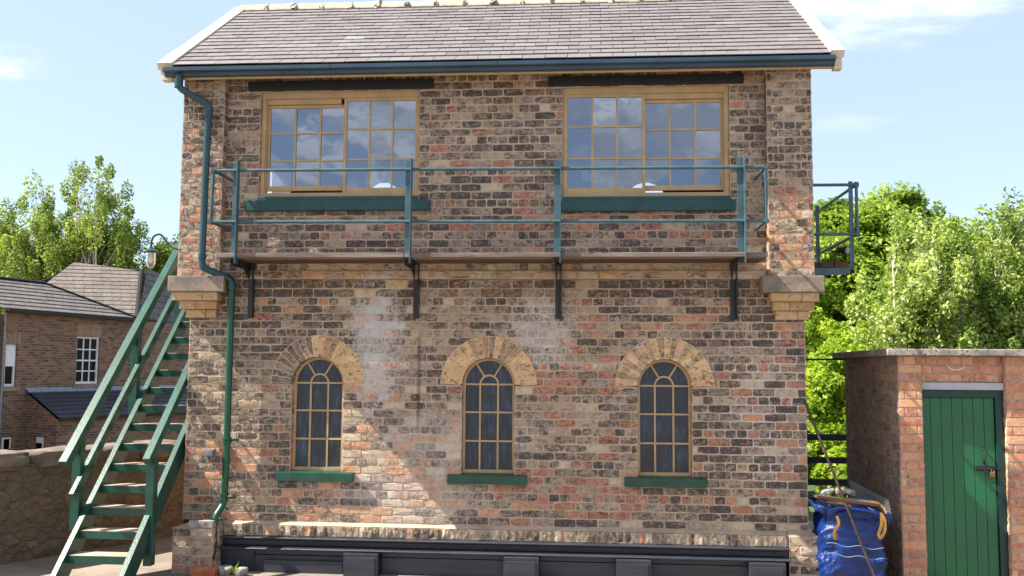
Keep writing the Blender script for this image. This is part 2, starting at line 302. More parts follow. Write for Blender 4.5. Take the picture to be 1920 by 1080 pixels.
# ------------------------------------------------------------------ mesh building
class MB:
    def __init__(s): s.v = []; s.f = []; s.c = []; s.m = []
    def add(s, vs, fs, col=None, mi=0):
        o = len(s.v); s.v += [tuple(p) for p in vs]
        for f in fs: s.f.append([i + o for i in f]); s.c.append(col); s.m.append(mi)
    def box(s, x0, x1, y0, y1, z0, z1, col=None, mi=0):
        s.obox((x0, y0, z0), (x1 - x0, 0, 0), (0, y1 - y0, 0), (0, 0, z1 - z0), col, mi)
    def obox(s, o, a, b, c, col=None, mi=0):
        o, a, b, c = map(Vector, (o, a, b, c))
        vs = [o, o + a, o + a + b, o + b, o + c, o + a + c, o + a + b + c, o + b + c]
        fs = [(0, 3, 2, 1), (4, 5, 6, 7), (0, 1, 5, 4), (1, 2, 6, 5), (2, 3, 7, 6), (3, 0, 4, 7)]
        if a.cross(b).dot(c) < 0: fs = [f[::-1] for f in fs]
        s.add(vs, fs, col, mi)
    def beam(s, p, q, wid, hgt, side=(1, 0, 0), col=None, mi=0):
        """bar from p to q; wid along side, hgt across; centred"""
        p, q = Vector(p), Vector(q); d = (q - p); sd = Vector(side).normalized(); sd = (sd - d.normalized() * sd.dot(d.normalized())).normalized(); up = sd.cross(d).normalized()
        s.obox(p - sd * wid / 2 - up * hgt / 2, sd * wid, up * hgt, d, col, mi)
    def prism(s, poly, axis, a, b, col=None, mi=0):
        """poly: list of 2D points in the other two axes order (x,z) for 'y', (y,z) for 'x', (x,y) for 'z'"""
        def P(u, v, t): return {'x': (t, u, v), 'y': (u, t, v), 'z': (u, v, t)}[axis]
        n = len(poly); vs = [P(u, v, a) for u, v in poly] + [P(u, v, b) for u, v in poly]
        fs = [tuple(range(n))[::-1], tuple(range(n, 2 * n))] + [(i, (i + 1) % n, (i + 1) % n + n, i + n) for i in range(n)]
        s.add(vs, fs, col, mi)
    def tube(s, pts, r, n=10, col=None, cap=True, mi=0):
        pts = [Vector(p) for p in pts]; rs = r if isinstance(r, (list, tuple)) else [r] * len(pts)
        o = len(s.v); prev = None; k = len(pts)
        for i, p in enumerate(pts):
            d = (pts[min(i + 1, k - 1)] - pts[max(i - 1, 0)]).normalized()
            if prev is None:
                a = Vector((0, 0, 1)) if abs(d.z) < .9 else Vector((1, 0, 0)); u = d.cross(a).normalized()
            else: u = (prev - d * prev.dot(d)).normalized()
            prev = u; v = d.cross(u)
            for j in range(n):
                t = 2 * math.pi * j / n; s.v.append(tuple(p + (u * math.cos(t) + v * math.sin(t)) * rs[i]))
        for i in range(k - 1):
            for j in range(n):
                s.f.append([o + i * n + j, o + i * n + (j + 1) % n, o + (i + 1) * n + (j + 1) % n, o + (i + 1) * n + j]); s.c.append(col); s.m.append(mi)
        if cap:
            s.f.append([o + j for j in range(n)][::-1]); s.c.append(col); s.m.append(mi)
            s.f.append([o + (k - 1) * n + j for j in range(n)]); s.c.append(col); s.m.append(mi)
    def lathe(s, cx, cy, prof, n=20, col=None, mi=0):
        o = len(s.v); k = len(prof)
        for (r, z) in prof:
            for j in range(n):
                t = 2 * math.pi * j / n; s.v.append((cx + r * math.cos(t), cy + r * math.sin(t), z))
        for i in range(k - 1):
            for j in range(n):
                s.f.append([o + i * n + j, o + i * n + (j + 1) % n, o + (i + 1) * n + (j + 1) % n, o + (i + 1) * n + j]); s.c.append(col); s.m.append(mi)
    def build(s, name, mat, parent=None, bevel=0, smooth=False, loc=None, label=None):
        root = parent
        o = Vector((0, 0, 0))
        if parent is not None:
            o = abs_loc(parent)
        elif loc is not None: o = Vector(loc)
        me = bpy.data.meshes.new(name)
        if not s.v: raise ValueError('empty ' + name)
        P = np.array(s.v, dtype=np.float32) - np.array(o, dtype=np.float32)
        me.from_pydata(P.tolist(), [], s.f)
        for m in (mat if isinstance(mat, (list, tuple)) else [mat]): me.materials.append(m)
        if any(s.m): me.polygons.foreach_set('material_index', s.m)
        if any(c is not None for c in s.c):
            ca = me.color_attributes.new('Col', 'FLOAT_COLOR', 'CORNER'); ra = me.color_attributes.new('rnd', 'FLOAT_COLOR', 'CORNER')
            C = []; Q = []
            last = None; rv = (0, 0, 0, 1)
            for f, c in zip(s.f, s.c):
                if c is None: c = (.2, .2, .2)
                if c is not last: rv = (random.random(), random.random(), random.random(), 1); last = c
                C += [c[0], c[1], c[2], c[3] if len(c) > 3 else -.4] * len(f); Q += list(rv) * len(f)
            ca.data.foreach_set('color', C); ra.data.foreach_set('color', Q)
        if smooth: me.polygons.foreach_set('use_smooth', [True] * len(me.polygons))
        ob = bpy.data.objects.new(name, me); COL.objects.link(ob)
        if parent is not None: ob.parent = parent
        elif loc is not None: ob.location = loc
        if bevel:
            b = ob.modifiers.new('bevel', 'BEVEL'); b.width = bevel; b.segments = 2; b.limit_method = 'ANGLE'; b.angle_limit = R(40)
        if label: ob['label'] = label
        return ob
def abs_loc(o):
    l = Vector(o.location)
    while o.parent is not None: o = o.parent; l += Vector(o.location)
    return l
def thing(name, label, cat, loc=(0, 0, 0), group=None, rotz=0):
    o = bpy.data.objects.new(name, None); COL.objects.link(o); o.location = loc; o.rotation_euler = (0, 0, rotz)
    o['label'] = label; o['category'] = cat
    if group: o['group'] = group
    return o
def tag(o, label, cat, group=None):
    o['label'] = label; o['category'] = cat
    if group: o['group'] = group
    return o
rng = random.Random(7)

# ------------------------------------------------------------------ brickwork
def arch_hole(cx, hw, z0, zs, r):
    """opening: straight sides half-width hw from z0 to zs, then a half circle of radius r about (cx, zs)"""
    def f(z):
        if z < z0: return None
        if z <= zs: return (cx - hw, cx + hw)
        d = r * r - (z - zs) ** 2
        return (cx - math.sqrt(d), cx + math.sqrt(d)) if d > 0 else None
    return f
def rect_hole(xa, xb, za, zb):
    def f(z): return (xa, xb) if za <= z <= zb else None
    return f
def spans(x0, x1, za, zb, holes):
    """free trapezoids (xl_bottom, xl_top, xr_bottom, xr_top) of a course"""
    cuts = []
    for h in holes:
        m = h((za + zb) / 2); a, b = h(za + 1e-4), h(zb - 1e-4)
        if m is None: continue
        q = m or a or b
        if m is None and not (a and b):      # only grazes: use a sliver when wide enough
            q = a or b; mid = (q[0] + q[1]) / 2
            a = a or (mid, mid); b = b or (mid, mid)
        a = a or q if a is None and m else a; b = b or q if b is None and m else b
        if a is None: a = q
        if b is None: b = ((q[0] + q[1]) / 2 - .1 * (q[1] - q[0]), (q[0] + q[1]) / 2 + .1 * (q[1] - q[0])) if q[1] - q[0] < .7 and h(za) else q
        cuts.append((a[0], b[0], a[1], b[1]))
    cuts.sort(); res = []; l = (x0, x0)
    for c in cuts:
        res.append((l[0], l[1], c[0], c[1])); l = (c[2], c[3])
    res.append((l[0], l[1], x1, x1))
    return [s_ for s_ in res if min(s_[2] - s_[0], s_[3] - s_[1]) > -.02 and (s_[2] - s_[0] + s_[3] - s_[1]) > .01]
def one_brick(mb, F, q, col, proud=.0045, rough=.003, joint=.004, base=.006):
    """q = 4 corners (x,z) bl, br, tr, tl; F maps (x, depth outward, z) to the world"""
    cx = sum(p[0] for p in q) / 4; cz = sum(p[1] for p in q) / 4
    def ins(p, k):
        dx, dz = p[0] - cx, p[1] - cz
        return (cx + math.copysign(max(abs(dx) - k, 0), dx), cz + math.copysign(max(abs(dz) - k, 0), dz))
    mid = [((q[i][0] + q[(i + 1) % 4][0]) / 2, (q[i][1] + q[(i + 1) % 4][1]) / 2) for i in range(4)]
    J = lambda a: (rng.random() - .5) * 2 * a
    def mids(k):
        m = mid; return [(m[0][0], m[0][1] + k), (m[1][0] - k, m[1][1]), (m[2][0], m[2][1] - k), (m[3][0] + k, m[3][1])]
    o = []; d0 = proud + J(rough)
    jj = joint + J(.0015)
    m0, m1 = mids(jj), mids(jj + .003)
    for i in range(4):
        a = ins(q[i], jj + abs(J(.002))); o += [(a[0], -base, a[1]), (m0[i][0], -base, m0[i][1])]
    for i in range(4):
        a = ins(q[i], jj + .0055 + abs(J(.004))); o += [(a[0] + J(.001), d0 + J(rough) - .001, a[1] + J(.001)), (m1[i][0] + J(.004), d0 + J(rough), m1[i][1] + J(.0025))]
    o.append((cx + J(.01), d0 + J(rough) + .001, cz + J(.006)))
    vs = [F(*p) for p in o]
    fs = [(i, (i + 1) % 8, 8 + (i + 1) % 8, 8 + i) for i in range(8)] + [(8 + i, 8 + (i + 1) % 8, 16) for i in range(8)]
    mb.add(vs, fs, tuple(lin(col)[:3]) + (col[3] if len(col) > 3 else -.4,))
def brickwork(bm, mm, F, x0, x1, z0, z1, holes, colf, pitch=.0873, L=.233, head=4, phase=0, rough=.003, joint=.004, top_down=False, recess=.0, flem=False, base=.006):
    n = max(1, round((z1 - z0) / pitch)); p = (z1 - z0) / n
    for k in range(n):
        za = z0 + k * p; zb = za + p
        row = (n - 1 - k) if top_down else k
        header = head and (row - phase) % head == 0
        step = L / 2 if header else L
        off = (L / 4 if header else (L / 2 if row % 2 else 0))
        for (lb, lt, rb, rt) in spans(x0, x1, za, zb, holes):
            mm.add([F(lb, -recess, za), F(rb, -recess, za), F(rt, -recess, zb), F(lt, -recess, zb)], [(0, 1, 2, 3)])
            lo = min(lb, lt); hi = max(rb, rt)
            j = math.floor((lo - x0 - off) / step) - 1
            xs = []
            while True:
                xa = x0 + off + j * step; xb = xa + step; j += 1
                if xa >= hi - 1e-4: break
                if xb <= lo + 1e-4: continue
                xs.append([max(xa, lo), min(xb, hi)])
            # merge slivers
            i = 0
            while i < len(xs) and len(xs) > 1:
                if xs[i][1] - xs[i][0] < .05:
                    if i == 0: xs[1][0] = xs[0][0]; xs.pop(0)
                    else: xs[i - 1][1] = xs[i][1]; xs.pop(i)
                else: i += 1
            for i, (xa, xb) in enumerate(xs):
                jl = rng.uniform(-.006, .006) if i else 0
                jr = 0
                A = [lb if i == 0 else xa, rb if i == len(xs) - 1 else xb, rt if i == len(xs) - 1 else xb, lt if i == 0 else xa]
                if A[1] - A[0] < .015 and A[2] - A[3] < .015: continue
                wob = rng.uniform(-.0025, .0025)
                c = colf((xa + xb) / 2, (za + zb) / 2, header)
                if c is None: continue
                one_brick(bm, F, [(A[0], za + wob), (A[1], za + wob), (A[2], zb + wob), (A[3], zb + wob)], c, rough=rough, joint=joint, base=base)
def plane_front(y): return lambda x, d, z: (x, y - d, z)
def plane_right(xp): return lambda x, d, z: (xp + d, x, z)       # faces +X, runs along Y
def plane_left(xp): return lambda x, d, z: (xp - d, -x, z)       # faces -X
PAL = {'char': (122, 108, 96), 'dark': (132, 115, 100), 'grey': (146, 131, 115), 'tan': (162, 143, 121), 'pale': (186, 168, 146), 'red': (164, 106, 84), 'orange': (186, 134, 100), 'buff': (196, 164, 112), 'white': (184, 190, 196), 'brown': (112, 88, 68)}
SOOT = {'char': (.7, 1.1), 'dark': (.45, .9), 'grey': (.3, .8), 'tan': (.2, .65), 'pale': (-.1, .3), 'red': (.0, .6), 'orange': (-.1, .35), 'brown': (.3, .9), 'buff': (-.3, .3), 'white': (-.2, .2)}
def jit(c, a=12):
    k = rng.uniform(-a, a); return tuple(max(8, min(250, v + k + rng.uniform(-4, 4))) for v in c)
def gau(x, z, cx, cz, sx, sz): return math.exp(-((x - cx) / sx) ** 2 - ((z - cz) / sz) ** 2)
def pick(W):
    t = rng.random() * sum(W.values())
    for k, v in W.items():
        t -= v
        if t <= 0: return jit(PAL[k], 9) + (rng.uniform(*SOOT[k]),)
    return jit(PAL['grey'], 9) + (.5,)
def col_lower(x, z, h):
    W = dict(char=.9, dark=1.0, grey=1.2, tan=.8, pale=.25, red=.35, orange=.12)
    g = gau(x, z, .1, .1, .8, .22) + gau(x, z, .0, -.15, .7, .2); W['red'] += 3.2 * g
    g = gau(x, z, 0, -1.2, .8, .35) + gau(x, z, 0.05, -.8, .3, .3); W['red'] += 2.6 * g
    g = gau(x, z, -2.7, .55, .4, .3); W['red'] += .7 * g; W['tan'] += .6 * g
    if x > 1.1: W['char'] += 1.6; W['dark'] += .5; W['pale'] += .25; W['red'] += .25 + (1.0 if x > 2.0 else 0)
    if x < -3.3 and z > -.9: W['char'] += .8; W['dark'] += .8
    if x < -3.5 and z < -.9: W['red'] += 2.2; W['orange'] += .8; W['char'] = .2
    g = gau(x, z, -2.35, .25, .3, .55); W['white'] = 1.5 * g; W['pale'] += 2.0 * g; W['char'] *= 1 - .5 * g
    g = gau(x, z, -.5, .32, .3, .3); W['white'] = W.get('white', 0) + .8 * g; W['pale'] += 1.2 * g
    g = gau(x, z, -2.1, -1.0, .7, .6); W['pale'] += 3 * g; W['orange'] += 2.4 * g; W['char'] *= (1 - .8 * g); W['dark'] *= (1 - .7 * g)  # sunlit patch put into the brick colours: paler, more orange, less dark
    g = gau(x, z, -1.2, .4, .9, .4); W['grey'] += 2.0 * g; W['tan'] += .8 * g; W['char'] *= (1 - .75 * g)
    if -3.4 < x < -2.6 and z < -1.2: W['red'] += 2; W['orange'] += 2  # sunlit area below the left sill, put into warmer brick colours
    return pick(W)
def col_upper(x, z, h):
    W = dict(char=.7, dark=1.1, grey=1.4, tan=.7, pale=.2, red=.15, orange=.05)
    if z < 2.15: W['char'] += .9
    g = gau(x, z, -.9, 1.72, .75, .2); W['red'] += 6 * g
    g = gau(x, z, -2.6, 1.62, .5, .12) + gau(x, z, .5, 1.55, .9, .12); W['red'] += 2.6 * g
    g = gau(x, z, -1.3, 1.4, .7, .14); W['grey'] += 6 * g; W['tan'] += 3 * g
    if z > 2.9: W['brown'] = 2.5; W['char'] *= .5  # browner under the eaves: soffit shade put into the brick colour
    return pick(W)
def col_pil(x, z, h):
    W = dict(char=.9, dark=1.1, grey=1.0, tan=.6, pale=.1, red=.2)
    if z < 2.1: W['red'] += .9; W['orange'] = .9; W['tan'] += .6; W['char'] *= .4
    return pick(W)

# ------------------------------------------------------------------ the signal box building
SB = thing('signal_box', 'two storey brown brick railway signal box with slate roof and three arched lower windows', 'signal box', (-1.1, 1.9, -E))
XL, XR, YB = -4.46, 2.27, 3.8
ARCH = [(-2.985, -3.272, -2.705), (-1.098, -1.388, -.808), (.792, .503, 1.090)]  # wall and window positions unprojected from image pixels beforehand, entered as plain numbers
UPW = [(-3.72, -1.90, 1.92, 3.13), (-.305, 1.508, 1.895, 3.13)]
bl, ml = MB(), MB()
RO = .523; RI = .287; ZS = -.152
holes_low = [arch_hole(a[0], RO, ZS - 0.0, ZS, RO) for a in ARCH]
# below the springing only the opening itself is cut
def low_hole(cx):
    def f(z):
        if z < -1.115: return None
        if z <= ZS: return (cx - RI, cx + RI)
        d = (RO - .03) ** 2 - (z - ZS) ** 2
        return (cx - math.sqrt(d), cx + math.sqrt(d)) if d > 0.0 else None
    return f
holes_low = [low_hole(a[0]) for a in ARCH]
ZB0 = .79 - 28 * .0873
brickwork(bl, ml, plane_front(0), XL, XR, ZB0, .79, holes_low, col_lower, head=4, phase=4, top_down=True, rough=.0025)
# smoother dark and buff band under the string course
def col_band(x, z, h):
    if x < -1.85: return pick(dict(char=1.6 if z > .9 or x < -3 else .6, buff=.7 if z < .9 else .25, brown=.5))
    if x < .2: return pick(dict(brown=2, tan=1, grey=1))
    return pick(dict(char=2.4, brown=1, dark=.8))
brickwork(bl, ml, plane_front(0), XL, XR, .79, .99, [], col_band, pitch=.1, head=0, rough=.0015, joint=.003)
# the two oversailing courses
def col_string(x, z, h): return pick(dict(buff=.5, tan=2, pale=1.2, grey=.6, orange=.25) if x > -3.3 else dict(char=1, dark=2, brown=1))  # sunlit stretch painted pale, the rest left of it dark
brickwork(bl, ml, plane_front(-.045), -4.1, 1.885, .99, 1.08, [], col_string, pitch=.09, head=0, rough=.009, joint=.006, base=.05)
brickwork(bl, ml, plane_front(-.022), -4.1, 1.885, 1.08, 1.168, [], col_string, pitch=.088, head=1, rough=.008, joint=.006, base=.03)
hu = [rect_hole(a[0], a[1], a[2] - .005 - .16, 3.13) for a in UPW]
hu = [rect_hole(a[0], a[1], a[2], 3.135) for a in UPW]
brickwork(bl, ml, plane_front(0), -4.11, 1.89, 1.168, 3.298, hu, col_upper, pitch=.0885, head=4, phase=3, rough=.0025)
# corner pilasters of the upper storey
for (a, b) in ((-4.575, -4.10), (1.885, 2.356)):
    brickwork(bl, ml, plane_front(-.115), a, b, 1.013, 3.298, [], col_pil, pitch=.0885, head=2, phase=0, L=.2365, rough=.003)
brickwork(bl, ml, plane_right(-4.10), -.115, 0, 1.013, 3.298, [], col_pil, pitch=.0885, L=.23, head=0)
brickwork(bl, ml, plane_left(1.885), 0, .115, 1.013, 3.298, [], col_pil, pitch=.0885, L=.23, head=0)
# side walls
SWIN = rect_hole(-2.0, -.9, 1.85, 2.75)
brickwork(bl, ml, plane_left(-4.575), -YB, .115, 1.013, 3.298, [rect_hole(-2.95, -1.95, 1.5, 2.9)], col_pil, pitch=.0885, head=4)
brickwork(bl, ml, plane_left(XL), -YB, 0, -E, .99, [], col_lower, head=4)
brickwork(bl, ml, plane_right(2.356), -.115, YB, 1.013, 3.298, [], col_pil, pitch=.0885, head=4)
brickwork(bl, ml, plane_right(XR), 0, YB, -E, .99, [], col_lower, head=4)
# reveals of the lower windows: bricks along the jambs
for cx, a, b in ARCH:
    brickwork(bl, ml, (lambda xp: (lambda x, d, z: (xp + d, x, z)))(cx - RI), 0, .11, -1.115, ZS, [], col_lower, L=.22, head=0, base=0.0)
    brickwork(bl, ml, (lambda xp: (lambda x, d, z: (xp - d, x, z)))(cx + RI), 0, .11, -1.115, ZS, [], col_lower, L=.22, head=0, base=0.0)
for xa, xb, za, zb in UPW:
    brickwork(bl, ml, (lambda xp: (lambda x, d, z: (xp + d, x, z)))(xa), 0, .09, za, zb, [], col_upper, L=.22, head=0, base=0.0)
    brickwork(bl, ml, (lambda xp: (lambda x, d, z: (xp - d, x, z)))(xb), 0, .09, za, zb, [], col_upper, L=.22, head=0, base=0.0)
# plinth: mortar fillet, soldier course, right quoin
def col_sold(x, z, h): return pick(dict(grey=.8, tan=1.6, pale=1.2, orange=.9, dark=.9, char=.4))
x = -3.97
Fp = plane_front(-.060)
while x < 2.05:
    wd = rng.uniform(.068, .082)
    xe = min(x + wd, 2.05)
    one_brick(bl, Fp, [(x, -1.80), (xe, -1.80), (xe + rng.uniform(-.003, .003), -1.683), (x, -1.683)], col_sold(x, 0, 0), rough=.006, joint=.003, base=.07)
    x += wd
ml.add([(-3.97, -.057, -1.80), (2.05, -.057, -1.80), (2.05, -.057, -1.69), (-3.97, -.057, -1.69)], [(0, 1, 2, 3)])
ml.add([(-4.05, -.056, -1.686), (2.30, -.056, -1.686), (2.30, -.001, -1.655), (-4.05, -.001, -1.655)], [(0, 1, 2, 3)])
ml.add([(-4.05, .001, -1.83), (2.30, .001, -1.83), (2.30, .001, -1.62), (-4.05, .001, -1.62)], [(0, 1, 2, 3)])
def col_quoin(x, z, h): return pick(dict(grey=1, tan=1.2, pale=1.4, orange=.7, dark=.6, char=.5, red=.3))
brickwork(bl, ml, plane_front(-.085), 2.05, 2.368, -E, -1.69, [], col_quoin, L=.212, head=0, rough=.006, joint=.007)
brickwork(bl, ml, plane_right(2.368), -.085, YB, -E, -1.69, [], col_quoin, head=0)
ml.add([(2.05, -.085, -1.69), (2.368, -.085, -1.69), (2.27, .0, -1.63), (2.05, .0, -1.63)], [(0, 1, 2, 3)])
ml.add([(2.368, -.085, -1.69), (2.368, YB, -1.69), (2.27, YB, -1.63), (2.27, 0, -1.63)], [(0, 1, 2, 3)])
wall = bl.build('wall', M_brick, SB)
mo = ml.build('mortar', M_mortar, wall)
# inner leaf, floor, ceiling, back wall with two arched lights, gables
it = MB()
def sheet(F, x0, x1, z0, z1, holes, p=.08):
    n = max(1, int((z1 - z0) / p))
    for k in range(n):
        za = z0 + (z1 - z0) * k / n; zb = z0 + (z1 - z0) * (k + 1) / n
        for (lb, lt, rb, rt) in spans(x0, x1, za, zb, holes):
            it.add([F(lb, 0, za), F(rb, 0, za), F(rt, 0, zb), F(lt, 0, zb)], [(0, 1, 2, 3)])
sheet(lambda x, d, z: (x, .12, z), -4.3, 2.1, 1.15, 3.2, [rect_hole(a, b, c, d_) for a, b, c, d_ in UPW], .05)
BA = [arch_hole(-3.12, .27, 1.6, 2.52, .30), arch_hole(.82, .27, 1.6, 2.50, .30)]
sheet(lambda x, d, z: (x, 3.6, z), -4.3, 2.1, 1.15, 3.2, BA, .03)
WY0, WY1, WZ0, WZ1 = 1.95, 2.95, 1.5, 2.9
it.add([(-4.3, .12, 1.15), (-4.3, 3.6, 1.15), (-4.3, 3.6, WZ0), (-4.3, .12, WZ0)], [(0, 1, 2, 3)])
it.add([(-4.3, .12, WZ1), (-4.3, 3.6, WZ1), (-4.3, 3.6, 3.2), (-4.3, .12, 3.2)], [(0, 1, 2, 3)])
it.add([(-4.3, .12, WZ0), (-4.3, WY0, WZ0), (-4.3, WY0, WZ1), (-4.3, .12, WZ1)], [(0, 1, 2, 3)])
it.add([(-4.3, WY1, WZ0), (-4.3, 3.6, WZ0), (-4.3, 3.6, WZ1), (-4.3, WY1, WZ1)], [(0, 1, 2, 3)])
for yy in (WY0, WY1): it.add([(-4.57, yy, WZ0), (-4.3, yy, WZ0), (-4.3, yy, WZ1), (-4.57, yy, WZ1)], [(0, 1, 2, 3)])
for zz in (WZ0, WZ1): it.add([(-4.57, WY0, zz), (-4.3, WY0, zz), (-4.3, WY1, zz), (-4.57, WY1, zz)], [(0, 1, 2, 3)])
it.add([(2.1, .12, 1.15), (2.1, 3.6, 1.15), (2.1, 3.6, 3.2), (2.1, .12, 3.2)], [(0, 1, 2, 3)])
it.add([(-4.4, .05, 3.2), (2.2, .05, 3.2), (2.2, 3.7, 3.2), (-4.4, 3.7, 3.2)], [(0, 1, 2, 3)])
it.build('interior_lining', M_plaster, SB)
fl = MB(); fl.box(-4.4, 2.2, .05, 3.7, 1.10, 1.15); fl.build('upper_floor', M_floorin, SB)
bk = MB()
it = bk
sheet(lambda x, d, z: (x, YB, z), -4.575, 2.356, .99, 3.16, BA, .03)
sheet(lambda x, d, z: (x, YB, z), XL, XR, -E, .99, [], .5)
bk.add([(-4.575, -.11, 3.13), (-4.575, YB, 3.13), (-4.575, 1.9, 4.70)], [(0, 1, 2)])
bk.add([(2.356, -.11, 3.13), (2.356, YB, 3.13), (2.356, 1.9, 4.70)], [(0, 1, 2)])
for xx in (-4.575, 2.27):
    bk.box(xx, xx + .11, .0, YB, .93, 1.013)
bk.build('rear_wall', M_backbrick, SB)

# voussoir arches
for k, (cx, a, b) in enumerate(ARCH):
    vb, vm = MB(), MB(); nv = 20
    for i in range(nv):
        t0 = math.pi * (1 - i / nv); t1 = math.pi * (1 - (i + 1) / nv); tm = (t0 + t1) / 2
        if k == 0: dark = i < 9
        else: dark = False
        r_ = rng.random()
        if dark: c = jit((138, 118, 96) if r_ < .7 else (120, 104, 88), 10) + (rng.uniform(.5, .9),)
        elif k == 0: c = jit((212, 170, 118) if (i > 12 or r_ < .4) else (172, 134, 96), 8) + (rng.uniform(-.3, .5),)
        elif k == 1: c = jit((212, 170, 116) if (i < 7 or i > 14 or r_ < .4) else (168, 134, 96), 8) + (rng.uniform(-.2, .6),)
        else: c = jit((212, 172, 120) if (i % 2 == 0 or i > 16) else (168, 138, 100), 8) + (rng.uniform(.1, .5),)
        q = [(cx + RI * math.cos(t0), ZS + RI * math.sin(t0)), (cx + RO * math.cos(t0), ZS + RO * math.sin(t0)), (cx + RO * math.cos(t1), ZS + RO * math.sin(t1)), (cx + RI * math.cos(t1), ZS + RI * math.sin(t1))]
        # thin joints, tapered brick with a soffit
        cxm = sum(p[0] for p in q) / 4; czm = sum(p[1] for p in q) / 4
        tn = Vector((-math.sin(tm), math.cos(tm)))
        def shr(p, s_, r_in):
            ang = math.atan2(p[1] - ZS, p[0] - cx); rad = math.hypot(p[0] - cx, p[1] - ZS) + r_in
            ang += s_ / rad; return (cx + rad * math.cos(ang), ZS + rad * math.sin(ang))
        g = .0034
        qq = [shr(q[0], -g, .001), shr(q[1], -g, -.003), shr(q[2], g, -.003), shr(q[3], g, .001)]
        yf = -.011 + rng.uniform(-.0015, .0015)
        vs = [(p[0], yf, p[1]) for p in qq] + [(p[0], .11, p[1]) for p in qq]
        vb.add(vs, [(0, 1, 2, 3), (0, 3, 7, 4), (0, 4, 5, 1), (2, 6, 7, 3), (1, 5, 6, 2)], tuple(lin(c)[:3]) + (c[3] if len(c) > 3 else 0,))
        vm.add([(cx + r_ * math.cos(t), .004, ZS + r_ * math.sin(t)) for r_, t in ((RO - .01, t0), (RO + .09, t0), (RO + .09, t1), (RO - .01, t1))], [(0, 1, 2, 3)])
        for s_ in range(1):
            R2 = RO + .003; R1 = RI + .004
            vm.add([(cx + R1 * math.cos(t0), -.0085, ZS + R1 * math.sin(t0)), (cx + R2 * math.cos(t0), -.0085, ZS + R2 * math.sin(t0)), (cx + R2 * math.cos(t1), -.0085, ZS + R2 * math.sin(t1)), (cx + R1 * math.cos(t1), -.0085, ZS + R1 * math.sin(t1))], [(0, 1, 2, 3)])
    ar = vb.build('brick_arch', M_buff, SB, bevel=.0015)
    vm.build('arch_mortar', M_archmortar, ar)

# arched windows
def arc_bar(mb, cx, zc, r0, r1, y0, y1, n=28, t0=0, t1=math.pi):
    for i in range(n):
        a = t0 + (t1 - t0) * i / n; b = t0 + (t1 - t0) * (i + 1) / n
        P = lambda r, t, y: (cx + r * math.cos(t), y, zc + r * math.sin(t))
        mb.add([P(r0, a, y0), P(r1, a, y0), P(r1, b, y0), P(r0, b, y0), P(r0, a, y1), P(r1, a, y1), P(r1, b, y1), P(r0, b, y1)],
               [(0, 1, 2, 3), (4, 7, 6, 5), (0, 3, 7, 4), (1, 5, 6, 2)] + ([(0, 4, 5, 1)] if i == 0 else []) + ([(3, 2, 6, 7)] if i == n - 1 else []))
for k, (cx, a, b) in enumerate(ARCH):
    W_ = MB(); W_.box(-.0, .0, 0, 0, 0, 0) if False else None
    hw = RI - .002; zb = -1.105
    fr = MB()
    fr.box(cx - hw, cx - hw + .028, .07, .12, zb, ZS); fr.box(cx + hw - .028, cx + hw, .07, .12, zb, ZS)
    fr.box(cx - hw, cx + hw, .068, .122, zb - .006, zb + .035)
    arc_bar(fr, cx, ZS, hw - .028, hw, .07, .12)
    wn = fr.build('arched_window', M_tan, SB)
    br = MB(); s = .0095
    x1, x2 = cx - .098, cx + .098
    for xx in (x1, x2): br.box(xx - s, xx + s, .078, .104, zb + .03, ZS)
    for zz in (ZS, -.455, -.765): br.box(cx - hw + .02, cx + hw - .02, .0805, .107, zz - s, zz + s)
    arc_bar(br, cx, ZS, .088, .108, .079, .103, 16)
    for t in (R(58), R(122)):
        p = Vector((cx + .1 * math.cos(t), .0915, ZS + .1 * math.sin(t))); q = Vector((cx + (hw - .01) * math.cos(t), .0915, ZS + (hw - .01) * math.sin(t)))
        br.beam(p, q, .024, .018, (0, 1, 0))
    br.build('glazing_bars', M_tan, wn)
    gl = MB(); P = [(cx - hw + .01, zb + .02), (cx + hw - .01, zb + .02)] + [(cx + (hw - .01) * math.cos(math.pi * i / 24), ZS + (hw - .01) * math.sin(math.pi * i / 24)) for i in range(25)]
    gl.prism(P, 'y', .096, .101); gl.build('glass', M_grime, wn)
    sl = MB(); wl = .43
    sl.add([(cx - wl, -.06, -1.215), (cx + wl, -.06, -1.215), (cx + wl, .1, -1.215), (cx - wl, .1, -1.215), (cx - wl, -.06, -1.122), (cx + wl, -.06, -1.122), (cx + wl, .1, -1.1), (cx - wl, .1, -1.1)],
           [(0, 3, 2, 1), (4, 5, 6, 7), (0, 1, 5, 4), (1, 2, 6, 5), (2, 3, 7, 6), (3, 0, 4, 7)])
    sl.build('sill', M_green if k == 0 else M_teal2 if False else M_green, wn, bevel=.004)

